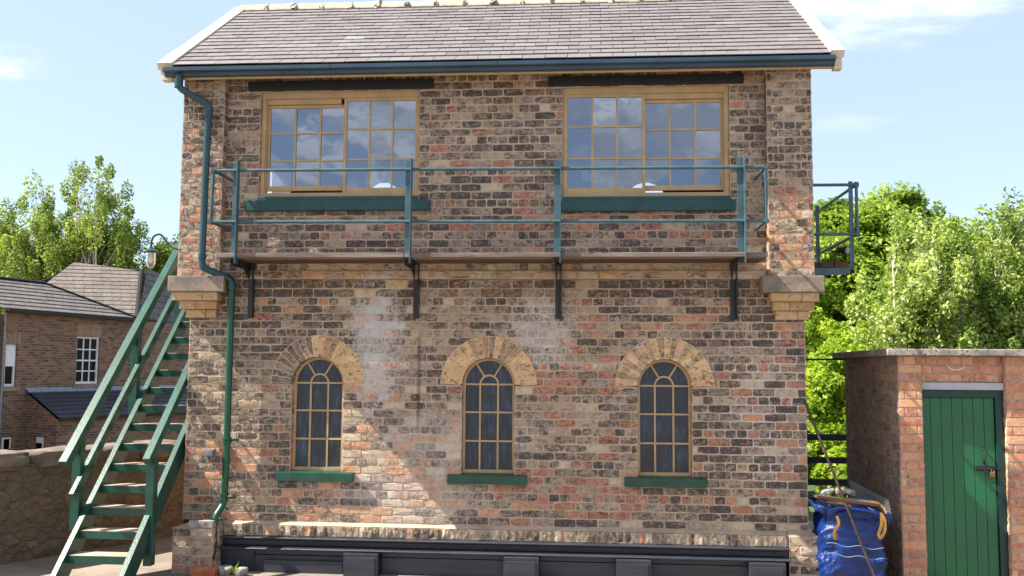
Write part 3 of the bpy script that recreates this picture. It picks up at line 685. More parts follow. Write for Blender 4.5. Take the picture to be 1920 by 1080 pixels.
# upper horizontal sliding windows
def up_window(xa, xb, za, zb, left_back):
    """left_back: the left leaf is the set-back one"""
    fr = MB(); j = .05; hd = .075; Y0, Y1 = .03, .12
    fr.box(xa + .002, xa + j, Y0, Y1, za, zb); fr.box(xb - .02, xb - .002, Y0, Y1, za, zb) if left_back else fr.box(xb - j, xb - .002, Y0, Y1, za, zb)
    if not left_back: fr.box(xa + .002, xa + .02, Y0 - .001, Y1, za, zb)
    fr.box(xa + .002, xb - .002, Y0 - .006, Y1, zb - hd, zb - .001); fr.box(xa + .002, xb - .002, Y0 - .01, Y1, za, za + .05)
    if left_back: fr.box(xa + .05, xa + .062, .045, .12, za + .05, zb - hd); fr.box(xa + .05, (xa + xb) / 2, .055, .12, zb - hd - .06, zb - hd)
    else: fr.box(xb - .062, xb - .05, .045, .12, za + .05, zb - hd); fr.box((xa + xb) / 2, xb - .05, .055, .12, zb - hd - .06, zb - hd)
    wn = fr.build('sliding_window', M_tan, SB, bevel=.003)
    mid = (xa + xb) / 2 + (.04 if left_back else .0)
    for side in (0, 1):
        back = (side == 0) == left_back
        if side == 0: s0, s1 = xa + (.062 if left_back else .02), mid
        else: s0, s1 = mid - .0, xb - (.02 if left_back else .062)
        y = .085 if back else .04
        z0 = za + (.085 if back else .052); z1 = zb - hd - (.062 if back else .0)
        if back: (s0, s1) = (s0, s1 + .03) if side == 0 else (s0 - .03, s1)
        st = .035 if not back else .026
        sh = MB(); t = .03
        sh.box(s0, s0 + st, y, y + t, z0, z1); sh.box(s1 - st, s1, y, y + t, z0, z1)
        sh.box(s0 + st, s1 - st, y + .001, y + t - .001, z0, z0 + .055); sh.box(s0 + st, s1 - st, y + .001, y + t - .001, z1 - .035, z1)
        so = sh.build('sash', M_tan, wn, bevel=.002)
        gx0, gx1, gz0, gz1 = s0 + st, s1 - st, z0 + .055, z1 - .035
        gb = MB(); cols = [gx0 + (gx1 - gx0) * q / 3 for q in range(4)]; H = gz1 - gz0
        rows = [gz0, gz0 + H * .325, gz0 + H * .675, gz1]
        for q in (1, 2): gb.box(cols[q] - .010, cols[q] + .010, y + .004, y + t - .006, gz0, gz1)
        for q in (1, 2): gb.box(gx0, gx1, y + .006, y + t - .008, rows[q] - .009, rows[q] + .009)
        g = MB()
        for qx in range(3):
            for qz in range(3):
                tx, tz = rng.uniform(-.0035, .0035), rng.uniform(-.003, .003); yy = y + .018
                g.add([(cols[qx], yy - tx - tz, rows[qz]), (cols[qx + 1], yy + tx - tz, rows[qz]), (cols[qx + 1], yy + tx + tz, rows[qz + 1]), (cols[qx], yy - tx + tz, rows[qz + 1])], [(0, 1, 2, 3)])
        for f, src in (('glazing_bars', gb), ('glass', g)):
            o = src.build(f, M_tan if f != 'glass' else M_glass, wn)
    return wn
for k, (xa, xb, za, zb) in enumerate(UPW): 
    wn = up_window(xa, xb, za, zb, k == 0)
    sl = MB(); (sa, sb) = ((-3.86, -1.762), (-.388, 1.558))[k]
    sl.box(sa, sb, -.06, .10, za - .163, za - .045); sl.box(xa, xb, -.035, .12, za - .045, za); sl.build('sill', M_teal, wn, bevel=.005)
    lt = MB(); (sa, sb) = ((-3.86, -1.745), (-.463, 1.66))[k]
    lt.box(sa, sb, -.055, .12, 3.135, 3.235); lt.build('lintel', M_lintel, wn, bevel=.004)

# stone caps and buff corbels under the pilasters
for (a, b, side) in ((-4.645, -4.01, -1), (1.798, 2.439, 1)):
    cp = MB()
    cp.box(a, b, -.20, .75, .84, 1.013)
    c_ = cp.build('stone_cap', M_stone, SB, bevel=.008)
    cb = MB()
    for i in range(3):
        z1_ = .838 - i * .094; z0_ = z1_ - .091; ins_ = .045 * (i + 1)
        aa, bb = a + ins_ * (1.1), b - ins_ * 1.1; yf = -.165 + .045 * i
        if side < 0: aa, bb = (a + .045 + .06 * i * 1.0, b - .085 - .02 * i)
        else: aa, bb = (a + .095 + .03 * i, b - .05 - .045 * i)
        c = jit((190, 156, 110), 12); xm = aa + (bb - aa) * rng.uniform(.3, .7)
        cb.box(aa, xm - .002, yf, .6, z0_, z1_, tuple(lin(c)[:3])); cb.box(xm + .002, bb, yf + .002, .6, z0_, z1_, tuple(lin(jit((178, 142, 98), 14))[:3]))
    cb.build('corbel', M_buff, c_, bevel=.006)
# low brick pier at the left foot, its cap and the rusty stub in it
pr, pm = MB(), MB()
def col_pier(x, z, h): return pick(dict(red=1.2, tan=1, grey=1, pale=.6, orange=.5))
brickwork(pr, pm, plane_front(-.33), -4.42, -3.985, -E, -1.69, [], col_pier, head=0, L=.2, rough=.004)
brickwork(pr, pm, plane_right(-3.985), -.33, 0, -E, -1.69, [], col_pier, head=0, L=.2, rough=.004)
brickwork(pr, pm, plane_left(-4.42), 0, .33, -E, -1.69, [], col_pier, head=0, L=.2, rough=.004)
pm.box(-4.40, -4.0, -.315, -.01, -1.72, -1.688)
po = pr.build('pier', M_brick, SB); pm.build('pier_mortar', M_mortar, po)
cp = MB(); cp.box(-4.25, -3.98, -.345, -.02, -1.69, -1.612); cp.build('pier_cap', M_conc, po, bevel=.008)
st = MB(); st.tube([(-4.12, -.26, -1.62), (-4.12, -.26, -1.54)], .028, 14); st.tube([(-4.08, -.26, -1.62), (-4.08, -.26, -1.548)], .02, 12); st.build('rusty_stub', M_rust, po)
# iron girder and black boarding below
gd = MB()
prof = [(-.03, -1.803), (-.155, -1.803), (-.16, -1.812), (-.155, -1.822), (-.075, -1.832), (-.068, -1.85), (-.068, -1.88), (-.075, -1.895), (-.185, -1.910), (-.192, -1.92), (-.183, -1.932), (-.03, -1.93)]
gd.prism(prof, 'x', -3.965, 2.045)
go = gd.build('girder', M_iron2 if False else M_black, SB, bevel=.002)
for xx in (1.62, 1.9):
    bt = MB(); bt.tube([(xx, -.066, -1.865), (xx, -.069, -1.865)], .016, 10); bt.build('bolt_hole', M_cable, go)
bd = MB()
bd.box(-3.97, -3.62, -.10, -.03, -E, -1.94); bd.box(-3.62, -3.60, -.13, -.03, -E, -1.94)
for a, b in ((-3.60, -2.60), (-2.215, -.89), (-.53, .275), (.625, 1.63)):
    bd.box(a, b, -.105, -.04, -1.99, -1.935); bd.box(a, b, -.112, -.04, -E, -1.995)
bd.box(-3.48, -2.62, -.16, -.113, -E, -2.04)
bd.build('plinth_board', M_black, SB, bevel=.004)
for a, b in ((-2.592, -2.222), (-.895, -.53), (.272, .628), (1.625, 1.988)):
    bx = MB(); bx.box(a, b, -.25, -.04, -E, -1.936); bx.box(a + .03, b - .03, -.262, -.25, -E + .0, -1.972)
    bx.build('beam_end', M_black, SB, bevel=.008)

def lumpy(cx, cy, cz, rx, ry, rz, amp, seed, n=14, m=9, e=.7):
    mb = MB(); o = 0; vs = []
    for i in range(m + 1):
        ph = math.pi * i / m
        for j in range(n):
            th = 2 * math.pi * j / n; d = Vector((math.sin(ph) * math.cos(th), math.sin(ph) * math.sin(th), math.cos(ph)))
            k = 1 + amp * mn.noise(d * 1.6 + Vector((seed * 7.3, seed, 0))) + amp * .4 * mn.noise(d * 4 + Vector((seed, 0, 3)))
            q = [math.copysign(abs(c) ** e, c) for c in d]
            vs.append((cx + q[0] * rx * k, cy + q[1] * ry * k, cz + q[2] * rz * k))
    fs = [(i * n + j, i * n + (j + 1) % n, (i + 1) * n + (j + 1) % n, (i + 1) * n + j) for i in range(m) for j in range(n)]
    mb.add(vs, [f[::-1] for f in fs]); return mb
# roof -------------------------------------------------------------
RY0, RZ0, RY1, RZ1 = -.335, 3.340, 1.9, 4.845
SL = Vector((0, RY1 - RY0, RZ1 - RZ0)); SLL = SL.length; S = SL.normalized(); NRM = Vector((0, -S.z, S.y))
def slates(x0, x1, rows, wid, mb, eb):
    g = SLL / rows
    for r in range(rows):
        s0 = r * g - (.0 if r else .02); off = (wid / 2 if r % 2 else 0) + rng.uniform(-.01, .01)
        x = x0 - off
        while x < x1:
            xa, xb = max(x, x0), min(x + wid, x1)
            if xb - xa > .03:
                b = rng.random()
                c = (111, 106, 105) if b < .8 else ((119, 113, 111) if b < .92 else (100, 96, 95))
                if rng.random() < .004: c = (128, 134, 138)
                kk = rng.uniform(-3, 3); c = tuple(lin([q + kk for q in c])[:3])
                lift = .012 + rng.uniform(0, .004); th = .008
                p0 = Vector((xa + .003, RY0, RZ0)) + S * (s0 + rng.uniform(-.004, .003)) + NRM * lift
                a = Vector((xb - xa - .006, 0, 0)); bvec = S * (g * 1.35) - NRM * (lift * 1.1)
                mb.obox(p0, a, bvec, NRM * th, c)
                if rng.random() < .3:
                    l = rng.uniform(.02, .6) * (xb - xa); mb.obox(p0 + Vector((rng.uniform(0, xb - xa - l), 0, 0)) + NRM * th - S * .001, Vector((l, 0, 0)), S * rng.uniform(.003, .006), NRM * .0015, None, 1)
            x += wid
sm, se = MB(), MB(); slates(-4.62, 2.515, 17, .243, sm, se)
ro = sm.build('roof', [M_slate, M_edge, M_moss], SB)
ur = MB()   # underlay on both slopes, boarded soffit
ur.obox((-4.62, RY0 + .02, RZ0 - .03), (7.13, 0, 0), S * SLL, NRM * .03)
ur.obox((-4.62, 2 * RY1 - RY0, RZ0 - .03), (7.13, 0, 0), Vector((0, -S.y, S.z)) * SLL, Vector((0, S.z, S.y)) * .04)
ur.build('roof_slope', M_leandark, ro)
# ridge stones with rolled joints
nr = 19; x0r, x1r = -4.72, 2.56
for i in range(nr):
    a = x0r + (x1r - x0r) * i / nr; b = x0r + (x1r - x0r) * (i + 1) / nr - .004
    rd = MB(); dz = rng.uniform(-.004, .004)
    prof = [(RY1 - .115, RZ1 - .065 + dz), (RY1 - .10, RZ1 - .03 + dz), (RY1 - .03, RZ1 + .055 + dz), (RY1 + .03, RZ1 + .055 + dz), (RY1 + .11, RZ1 - .03 + dz), (RY1 + .11, RZ1 - .07)]
    rd.prism(prof, 'x', a, b)
    m_ = rd.build('ridge_stone', M_ridge, ro, bevel=.006)
for i in range(1, nr):
    a = x0r + (x1r - x0r) * i / nr; w_ = rng.uniform(.03, .042)
    jn = lumpy(a, RY1 - .05, RZ1 - .004, w_ * rng.uniform(.8, 1.3), .115, rng.uniform(.045, .06), .8, i + 60, 10, 7)
    pv = Vector((a, RY1 - .035, RZ1 + .022)); t_ = rng.uniform(.5, .75); k_ = rng.uniform(-.25, .1)
    jn.v = [(x + k_ * (z - pv.z), pv.y + (y - pv.y) * math.cos(t_) - (z - pv.z) * math.sin(t_), pv.z + (y - pv.y) * math.sin(t_) + (z - pv.z) * math.cos(t_)) for x, y, z in jn.v]
    jn.build('ridge_joint', M_ridge if i % 3 else M_conc, ro, smooth=False)
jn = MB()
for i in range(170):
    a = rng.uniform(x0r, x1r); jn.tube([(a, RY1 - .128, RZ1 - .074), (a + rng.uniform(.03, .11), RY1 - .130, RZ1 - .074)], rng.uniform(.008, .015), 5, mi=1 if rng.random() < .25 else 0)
jn.build('ridge_shadow_moss', [M_plankdark, M_moss], ro)['kind'] = 'stuff'  # dark shadow line under the ridge laid as brown tubes, with some moss
# barges (verge boards) with cream paint
for (xa, xb, nm) in ((-4.80, -4.625, 'l'), (2.515, 2.66, 'r')):
    bgm = MB()
    q0 = Vector((xa, RY0 + .03, RZ0 - .035)); k_ = SLL * .22
    bgm.obox(q0, (xb - xa, 0, 0), S * (k_ - .002), NRM * .085)
    bgm.obox(q0 + S * k_ + Vector((.0, 0, 0)), (xb - xa - .01, 0, 0), S * (SLL - k_ + .02), NRM * .078)
    bgm.obox(q0 + Vector((.02 if nm == 'l' else .0, .01, 0)) - NRM * .12, (xb - xa - .05, 0, 0), S * (SLL - .01), NRM * .118)
    S2 = Vector((0, -S.y, S.z)); N2 = Vector((0, S.z, S.y))
    bgm.obox(Vector((xa, 2 * RY1 - RY0, RZ0 - .035)), (xb - xa, 0, 0), S2 * SLL, N2 * .08)
    bgm.obox(Vector((xa + .04, RY0 + .04, RZ0 - .15)), (xb - xa - .06, 0, 0), (0, .10, 0), (0, 0, .12))
    bgm.build('barge_board', M_cream, SB, bevel=.006)
# fascia, soffit
fa = MB(); fa.box(-4.72, 2.56, -.283, -.255, 3.205, 3.32); fa.box(-4.70, 2.54, -.253, -.0, 3.300, 3.315); fa.box(-4.70, 2.54, -.290, -.26, 3.198, 3.214)
fa.build('fascia', M_tan, SB, bevel=.003)
gp = [(-.285, 3.222), (-.315, 3.220), (-.330, 3.226), (-.336, 3.243), (-.348, 3.257), (-.382, 3.266), (-.389, 3.274), (-.389, 3.312), (-.374, 3.312), (-.366, 3.295), (-.31, 3.25), (-.285, 3.25)]
xs = [-4.71, -2.85, -1.02, .75, 2.556]
gt = None
for a, b in zip(xs[:-1], xs[1:]):
    g_ = MB(); g_.prism(gp, 'x', a + .0015, b - .0015); gt = g_.build('gutter', M_gutter, SB)
    j_ = MB(); j_.prism([(y - .004, z - .003) for y, z in gp[:8]] + [(-.285, 3.3)], 'x', b - .02, b + (.02 if b < 2.5 else 0)); j_.build('gutter_joint', M_gutter, gt)
# chimney beyond the ridge
ch = MB(); ch.box(-1.93, -1.03, 3.3, 3.9, 3.5, 6.05); cho = ch.build('chimney', M_backbrick, SB); ch = MB(); ch.box(-1.90, -1.06, 3.36, 3.84, 6.05, 6.12); ch.build('chimney_cap', M_conc, cho)

# downpipe
def smooth_path(pts, n=6):
    out_ = [Vector(pts[0])]
    for i in range(1, len(pts) - 1):
        p, q, r_ = Vector(pts[i - 1]), Vector(pts[i]), Vector(pts[i + 1]); k = min(.07, (q - p).length * .45, (r_ - q).length * .45)
        a = q + (p - q).normalized() * k; b = q + (r_ - q).normalized() * k
        for j in range(n + 1):
            t = j / n; out_.append((1 - t) ** 2 * a + 2 * t * (1 - t) * q + t * t * b)
    out_.append(Vector(pts[-1])); return out_
dp = MB()
YP = -.21
up_pts = [(-4.54, -.34, 3.225), (-4.54, -.34, 3.09), (-4.23, YP, 2.92), (-4.245, YP, 2.80), (-4.26, YP, 1.16), (-4.24, YP, 1.10), (-3.955, -.12, .98), (-3.95, -.11, .90)]
dp.tube(smooth_path(up_pts), .038, 14)
for (p, q) in ((up_pts[1], (-4.54, -.34, 3.19)), ((-4.2455, YP, 2.79), (-4.247, YP, 2.86)), ((-4.259, YP, 1.20), (-4.259, YP, 1.25)), ((-3.95, -.11, .93), (-3.95, -.11, .87))):
    dp.tube([p, q], .047, 14)
po = dp.build('downpipe', M_pipe, SB, smooth=False)
d2 = MB()
low = [(-3.95, -.11, .90), (-3.945, -.115, -.9), (-3.95, -.12, -1.36)]
d2.tube(low, .037, 14)
low2 = [(-3.955, -.13, -1.36), (-3.955, -.13, -1.46), (-4.01, -.24, -1.60), (-4.01, -.25, -1.95), (-4.00, -.31, -2.02)]
d2.tube(smooth_path(low2), .037, 14)
for z, x_, y_ in ((-.76, -3.945, -.115), (-.80, -3.945, -.115), (-1.36, -3.952, -.125), (-1.42, -3.955, -.13), (-1.60, -4.01, -.245), (-1.635, -4.01, -.245), (-1.90, -4.01, -.25), (-1.86, -4.01, -.25)):
    d2.tube([(x_, y_, z - .012), (x_, y_, z + .012)], .049, 14)
d2.build('lower_pipe', M_greengloss, po)
for x_, z, y_ in ((-4.247, 2.80, YP), (-3.945, -.78, -.115), (-3.952, -1.40, -.12), (-3.975, .9, -.11), (-4.0, -1.62, -.24)):
    pb = MB(); pb.beam((x_, y_, z), (x_ + .09, y_ + .06, z), .02, .03, (0, 0, 1)); pb.tube([(x_ + .085, y_ + .0, z), (x_ + .085, y_ + .1, z)], .014, 8)
    pb.build('pipe_bracket', M_greengloss, po)

# ------------------------------------------------------------------ front walkway
WK = thing('walkway', 'weathered plank walkway with blue green pipe railing under the upper windows', 'walkway', (-1.05, -.3, 1.17))
for k, (y0, y1, dz) in enumerate(((-.655, -.46, 0), (-.45, -.265, -.004), (-.255, -.075, -.002))):
    segs = ((-3.945, -1.93), (-1.925, -.05), (-.045, 1.79))
    for (a, b) in segs:
        pm_ = MB(); pm_.box(a + (0.0 if k else 0), b - .003, y0, y1, 1.165 + dz, 1.213 + dz + rng.uniform(-.003, .003)); pm_.build('plank', M_plank if k == 0 else M_plankdark, WK, bevel=.004)
PX = (-3.745, -1.885, -.327, 1.54)
for i, xx in enumerate(PX):
    b_ = MB(); w_ = .022
    b_.box(xx - .05, xx - .038, -.645, -.04, 1.085, 1.163); b_.box(xx - .05, xx + .02, -.645, -.02, 1.151, 1.163)
    xb_ = xx + .0
    b_.box(xb_ - .05, xb_ + .02, -.066, -.051, .56, 1.15); b_.box(xb_ + .008, xb_ + .02, -.13, -.05, .56, 1.15)
    b_.prism([(-.05, 1.15), (-.05, .97), (-.32, 1.12), (-.45, 1.15)], 'x', xb_ - .043, xb_ - .03)
    bo = b_.build('bracket', M_iron, WK, bevel=.003)
    for z in (.66, .80, .98): c_ = MB(); c_.tube([(xb_ - .018, -.066, z), (xb_ - .018, -.078, z)], .013, 8); c_.build('bolt', M_iron, bo)
    p_ = MB()
    p_.box(xx - .048, xx + .016, -.63, -.622, 1.16, 2.19); p_.box(xx + .016, xx + .026, -.70, -.62, 1.10, 2.20)
    p_.build('post', M_railing, WK, bevel=.002)
rl = MB(); TR = .0175
for z in (2.10, 1.548):
    rl.tube([(-4.0 - (.018 if z < 2 else 0), -.645, z), (1.775, -.645, z - .018)], TR, 12)
    rl2 = rl
    for xe in (-4.0 - (.018 if z < 2 else 0), 1.775):
        zz = z if xe < 0 else z - .018
        rl.tube([(xe, -.645, zz), (xe, -.02 if xe < 0 else .0, zz)], TR, 12)
        rl.lathe_ = None
        rl.tube([(xe - .028, -.645, zz), (xe + .028, -.645, zz)], TR * 1.35, 12); rl.tube([(xe, -.675, zz), (xe, -.61, zz)], TR * 1.35, 12)
        rl.tube([(xe, -.03, zz), (xe, -.004, zz)], .045, 16)
rl.tube([(-4.0, -.645, 2.10), (-4.018, -.645, 1.548)], TR, 12); rl.tube([(1.775, -.645, 2.082), (1.775, -.645, 1.53)], TR, 12)
rl.build('rail', M_railing, WK, smooth=False)

WK.location.y += .045
# ------------------------------------------------------------------ side gallery on the right
GY = .42
GL = thing('side_gallery', 'short iron gallery with pipe rails on the right side of the building', 'gallery', (2.65, 1.6, 1.1))
pm_ = MB()
for k in range(3): pm_.box(2.37 + k * .165, 2.37 + k * .165 + .15, GY - .02 + .01 * k, 3.6, 1.165, 1.225)
pm_.build('plank', M_plankdark, GL, bevel=.006)
for yy in (GY, 2.0, 3.5):
    p_ = MB(); p_.box(2.865, 2.90, yy, yy + .01, 1.15, 2.13); p_.box(2.90, 2.91, yy - .005, yy + .06, 1.14, 2.13); p_.prism([(2.36, 1.075), (2.82, 1.085), (2.875, 1.13), (2.875, 1.162), (2.36, 1.162)], 'y', yy + .001, yy + .012)
    p_.build('post', M_railing, GL, bevel=.002)
rl = MB()
for z in (2.09, 1.535):
    rl.tube([(2.36, GY, z), (2.95, GY, z)], TR, 12); rl.tube([(2.95, GY, z), (2.95, 3.6, z)], TR, 12)
    rl.tube([(2.92, GY, z), (2.975, GY, z)], TR * 1.35, 12); rl.tube([(2.95, GY, z - .03), (2.95, GY, z + .03)], TR * 1.35, 12)
rl.tube([(2.95, GY, 2.09), (2.95, GY, 1.535)], TR, 12); rl.build('rail', M_railing, GL)
FLD = thing('floodlight', 'small black floodlight clamped on the planks of the side gallery', 'floodlight', (2.76, GY + .06, 1.225))
f_ = MB(); f_.tube([(2.72, GY + .05, 1.225), (2.72, GY + .05, 1.36), (2.76, GY + .05, 1.365)], .011, 8); f_.box(2.67, 2.78, GY + .0, GY + .1, 1.2255, 1.235); f_.build('stand', M_iron, FLD)
f_ = MB(); f_.tube([(2.76, GY + .10, 1.37), (2.80, GY + .02, 1.36), (2.83, GY - .03, 1.35)], [.028, .04, .045], 14); f_.build('housing', M_cable, FLD)
f_ = MB(); f_.tube([(2.832, GY - .033, 1.35), (2.834, GY - .036, 1.3495)], .036, 14); f_.build('lens', M_galv, FLD)

# ------------------------------------------------------------------ staircase
ST = thing('staircase', 'steep open green timber staircase with handrails climbing the left side of the building', 'staircase', (-4.87, .2, -E))
G_, Rz, Y0_, Z0_ = .205, .204, -1.04, -1.86
XA, XB = -5.18, -4.56
nst = 15
for n_ in range(nst):
    t_ = MB(); y = Y0_ + n_ * G_; z = Z0_ + n_ * Rz + rng.uniform(-.004, .004)
    t_.box(XA + .002, XB - .002, y, y + .215, z - .082, z - .006)
    t_.box(XA + .004, XB - .004, y + .002, y + .213, z - .006, z, mi=1)
    t_.build('tread', [M_green, M_tread], ST, bevel=.004)
for xa_ in (XA - .062, XB):
    s_ = MB()
    y0, y1 = Y0_ - .17, Y0_ + nst * G_ + .05
    zt = lambda y: Z0_ + (y - Y0_) * Rz / G_ + .035
    yb = Y0_ - .17
    dn = .30
    # board with a level foot on the ground
    zf = -E
    ytop = lambda z: Y0_ + (z - .035 - Z0_) * G_ / Rz
    s_.prism([(ytop(zf), zf), (y1, zt(y1)), (y1, zt(y1) - dn), (ytop(zf + dn), zf)], 'x', xa_, xa_ + .060)
    s_.build('stringer', M_green, ST, bevel=.004)
SLP = Rz / G_
def rail_(x_, w_, h_, y0, z0, y1):
    m_ = MB(); m_.beam((x_, y0, z0), (x_, y1, z0 + (y1 - y0) * SLP), w_, h_, (1, 0, 0)); return m_
rail_(XA - .12, .092, .095, -.98, -.985, 1.75).build('handrail', M_green, ST, bevel=.006)
rail_(XA - .075, .055, .10, -.87, -1.32, 1.75).build('mid_rail', M_green, ST, bevel=.004)
rail_(XB + .04, .08, .085, -.79, -.96, 1.75).build('handrail', M_green, ST, bevel=.006)
for yy, zb in ((-.70, -1.68), (.47, -.55), (1.6, .5)):
    p_ = MB(); p_.box(XA - .165, XA - .073, yy - .045, yy + .045, zb - .25 * 0, -.985 + (yy + .98) * SLP - .03); p_.build('post', M_green, ST, bevel=.005)
p_ = MB(); p_.box(XB + .002, XB + .088, -.72, -.62, -2.02, -.93); p_.build('post', M_green, ST, bevel=.005)
LD = MB(); LD.box(-5.25, -4.60, 2.0, 3.4, 1.15, 1.22); LD.build('landing', M_plankdark, ST)
for yy in (2.1, 3.3):
    p_ = MB(); p_.box(-5.24, -5.16, yy, yy + .08, -E, 1.15); p_.build('post', M_green, ST)

# ------------------------------------------------------------------ swan-neck lamp
LY = .3
LM = thing('swan_neck_lamp', 'green swan neck lamp with clear glass jar fixed to the left corner', 'wall lamp', (-4.6, LY, 1.36))
l_ = MB(); pts = [(-4.60, LY, 1.375), (-4.68, LY, 1.372), (-4.80, LY, 1.375), (-4.88, LY, 1.42), (-4.93, LY, 1.50), (-4.99, LY, 1.555), (-5.06, LY, 1.53), (-5.085, LY, 1.47), (-5.085, LY, 1.385)]
cur = []
for i in range(len(pts) - 1):
    cur.append(Vector(pts[i])); 
l_.tube(smooth_path(pts), .0125, 10); l_.box(-4.615, -4.577, LY - .05, LY + .05, 1.33, 1.42); l_.tube([(-4.62, LY, 1.36), (-4.70, LY, 1.36)], .022, 10)
l_.build('bracket_arm', M_green, LM)
l_ = MB(); l_.lathe(-5.085, LY, [(.0, 1.40), (.02, 1.40), (.035, 1.375), (.06, 1.365), (.118, 1.345), (.12, 1.338), (.06, 1.352), (.05, 1.335), (.0, 1.335)], 24); l_.build('shade', M_green, LM, smooth=True)
l_ = MB(); l_.lathe(-5.085, LY, [(.052, 1.34), (.054, 1.25), (.052, 1.20), (.042, 1.172), (.02, 1.155), (0, 1.152)], 22); l_.build('glass_jar', M_clear, LM, smooth=True)
l_ = MB(); l_.lathe(-5.085, LY, [(.014, 1.335), (.016, 1.30), (.028, 1.26), (.026, 1.23), (0, 1.205)], 14); l_.build('bulb', M_white, LM, smooth=True)
jb = MB(); jb.box(-4.222, -4.118, -.055, 0.0, -.965, -.885); jb.box(-4.212, -4.128, -.06, -.055, -.955, -.895)
tag(jb.build('junction_box', M_galv, None, bevel=.004, loc=(-4.17, 0, -.97)), 'small grey electrical junction box on the brick wall left of the green downpipe', 'junction box')
gb_ = MB(); gb_.box(2.371, 2.45, -.08, .0, -1.85, -1.705); gb_.tube([(2.43, -.04, -1.85), (2.43, -.04, -1.89), (2.455, -.04, -1.9)], .012, 8)
tag(gb_.build('socket_box', M_galv, None, bevel=.008, loc=(2.371, 0, -1.85)), 'grey outdoor socket box on the right corner of the plinth beside the blue bag', 'socket box')
# levers seen dimly through the glass
LV = thing('lever_frame', 'row of upright signal levers inside the upper room behind the glass', 'lever frame', (-1.2, 2.9, 1.15))
for i in range(16):
    x_ = -3.6 + i * .3
    v_ = MB(); v_.tube([(x_, 2.9, 1.15), (x_, 2.85, 1.9), (x_, 2.84, 2.16)], [.02, .014, .018], 8); v_.build('lever', M_iron if i % 3 else M_pipe, LV)
v_ = MB(); v_.box(-3.8, 1.2, 2.8, 3.05, 1.15, 1.5); v_.build('lever_base', M_iron, LV)

# terracotta pot at the pipe foot, stones and a weed
pt = MB(); pt.lathe(-4.03, -.40, [(.0, -E + .01), (.085, -E + .01), (.115, -E + .085), (.135, -E + .09), (.135, -E + .12), (.11, -E + .12), (.095, -E + .06), (0, -E + .06)], 4)
pt = MB(); pt.box(-4.16, -3.90, -.46, -.31, -E, -E + .03); pt.box(-4.16, -3.90, -.46, -.44, -E + .03, -E + .10); pt.box(-4.16, -4.14, -.44, -.31, -E + .03, -E + .10); pt.box(-3.92, -3.90, -.44, -.31, -E + .03, -E + .10); pt.box(-4.14, -3.92, -.33, -.31, -E + .03, -E + .10)
tag(pt.build('gully_surround', M_terra, None, bevel=.006, loc=(-4.03, -.39, -E)), 'broken terracotta gully surround under the mouth of the green downpipe', 'gully')
for i, (x_, s_) in enumerate(((-3.83, .065), (-3.66, .055))):
    tag(lumpy(x_, -.33, -E + s_ * .7, s_ * 1.2, s_, s_ * .8, .3, i + 3).build('cobble', M_conc, None, smooth=True, loc=(x_, -.33, -E)), ('larger pale' if i == 0 else 'smaller grey') + ' cobble stone lying by the foot of the green downpipe', 'stone', 'loose stones by the pipe')
wd = MB()
for i in range(9):
    a = rng.uniform(0, 6.28); l = rng.uniform(.06, .15); c0 = Vector((-3.73, -.36, -E)); tip = c0 + Vector((math.cos(a) * l * .5, math.sin(a) * l * .3, l)); sd = Vector((-math.sin(a), math.cos(a), 0)) * .012
    md = (c0 + tip) / 2 + Vector((0, 0, .02)); wd.add([c0, md + sd, tip, md - sd], [(0, 1, 2, 3)], (.16, .3, .04))
tag(wd.build('weed', M_leaf, None, loc=(-3.73, -.36, -E)), 'small bright green weed at the foot of the black boarding', 'weed')

# ------------------------------------------------------------------ the ground
A0 = Vector((-7.89, -2.76, 0)); B0 = Vector((-4.67, 3.18, 0)); dW = (B0 - A0).normalized(); nW = Vector((dW.y, -dW.x, 0)); LW = (B0 - A0).length
LOW = -E - 1.6
g = MB(); q0 = A0 - dW * 60 - nW * .1; q1 = B0 - nW * .1
edge = [(q0.x, q0.y), (q1.x, q1.y), (-4.4, 12), (-4.4, 300)]
hi = edge + [(160, 300), (160, -60)]
g.add([(x, y, -E) for x, y in hi], [tuple(range(6))[::-1]])
lo = edge + [(-200, 300), (-200, -60)]
g.add([(x, y, LOW) for x, y in lo], [tuple(range(6))])
g.add([(x, y, -E) for x, y in edge] + [(x, y, LOW) for x, y in edge], [(i, i + 1, i + 5, i + 4) for i in range(3)])
go = g.build('ground', M_ground); go['kind'] = 'structure'
g = MB(); g.add([(2.6, 4.3, -E + .004), (160, 4.3, -E + .004), (160, 290, -E + .004), (2.6, 290, -E + .004)], [(0, 1, 2, 3)])
go = g.build('meadow', M_grassland); go['kind'] = 'structure'

# ------------------------------------------------------------------ rubble wall at the left
RW = thing('rubble_wall', 'old brown rubble stone boundary wall with rounded coping behind the staircase', 'stone wall', (A0 + dW * LW / 2 + Vector((0, 0, -E))))
rb = MB(); nx, nz_ = int(LW / .035), 34; vs = []
for i in range(nx + 1):
    for k in range(nz_ + 1):
        p = A0 + dW * (LW * i / nx); z = -E - .02 + 1.10 * k / nz_
        q = Vector((LW * i / nx * 4.2, z * 6.5, 0)) + Vector((mn.noise(Vector((i * .15, k * .2, 0))), mn.noise(Vector((i * .15, k * .2, 5))), 0)) * .7
        dd, _ = mn.voronoi(q)[0:2]
        e = min(1, (dd[1] - dd[0]) * 2.2); d = .013 * e + .02 * mn.noise(Vector((i * .3, k * .35, 2))) + .03 * mn.noise(Vector((i * .07, k * .1, 9)))
        p = p + nW * d; vs.append((p.x, p.y, z))
rb.add(vs, [(i * (nz_ + 1) + k, (i + 1) * (nz_ + 1) + k, (i + 1) * (nz_ + 1) + k + 1, i * (nz_ + 1) + k + 1) for i in range(nx) for k in range(nz_)])
p0 = A0 - nW * .35; rb.obox(p0 + Vector((0, 0, -E)), dW * LW, nW * .33, (0, 0, 1.06))
rb.build('stonework', M_rubble, RW)
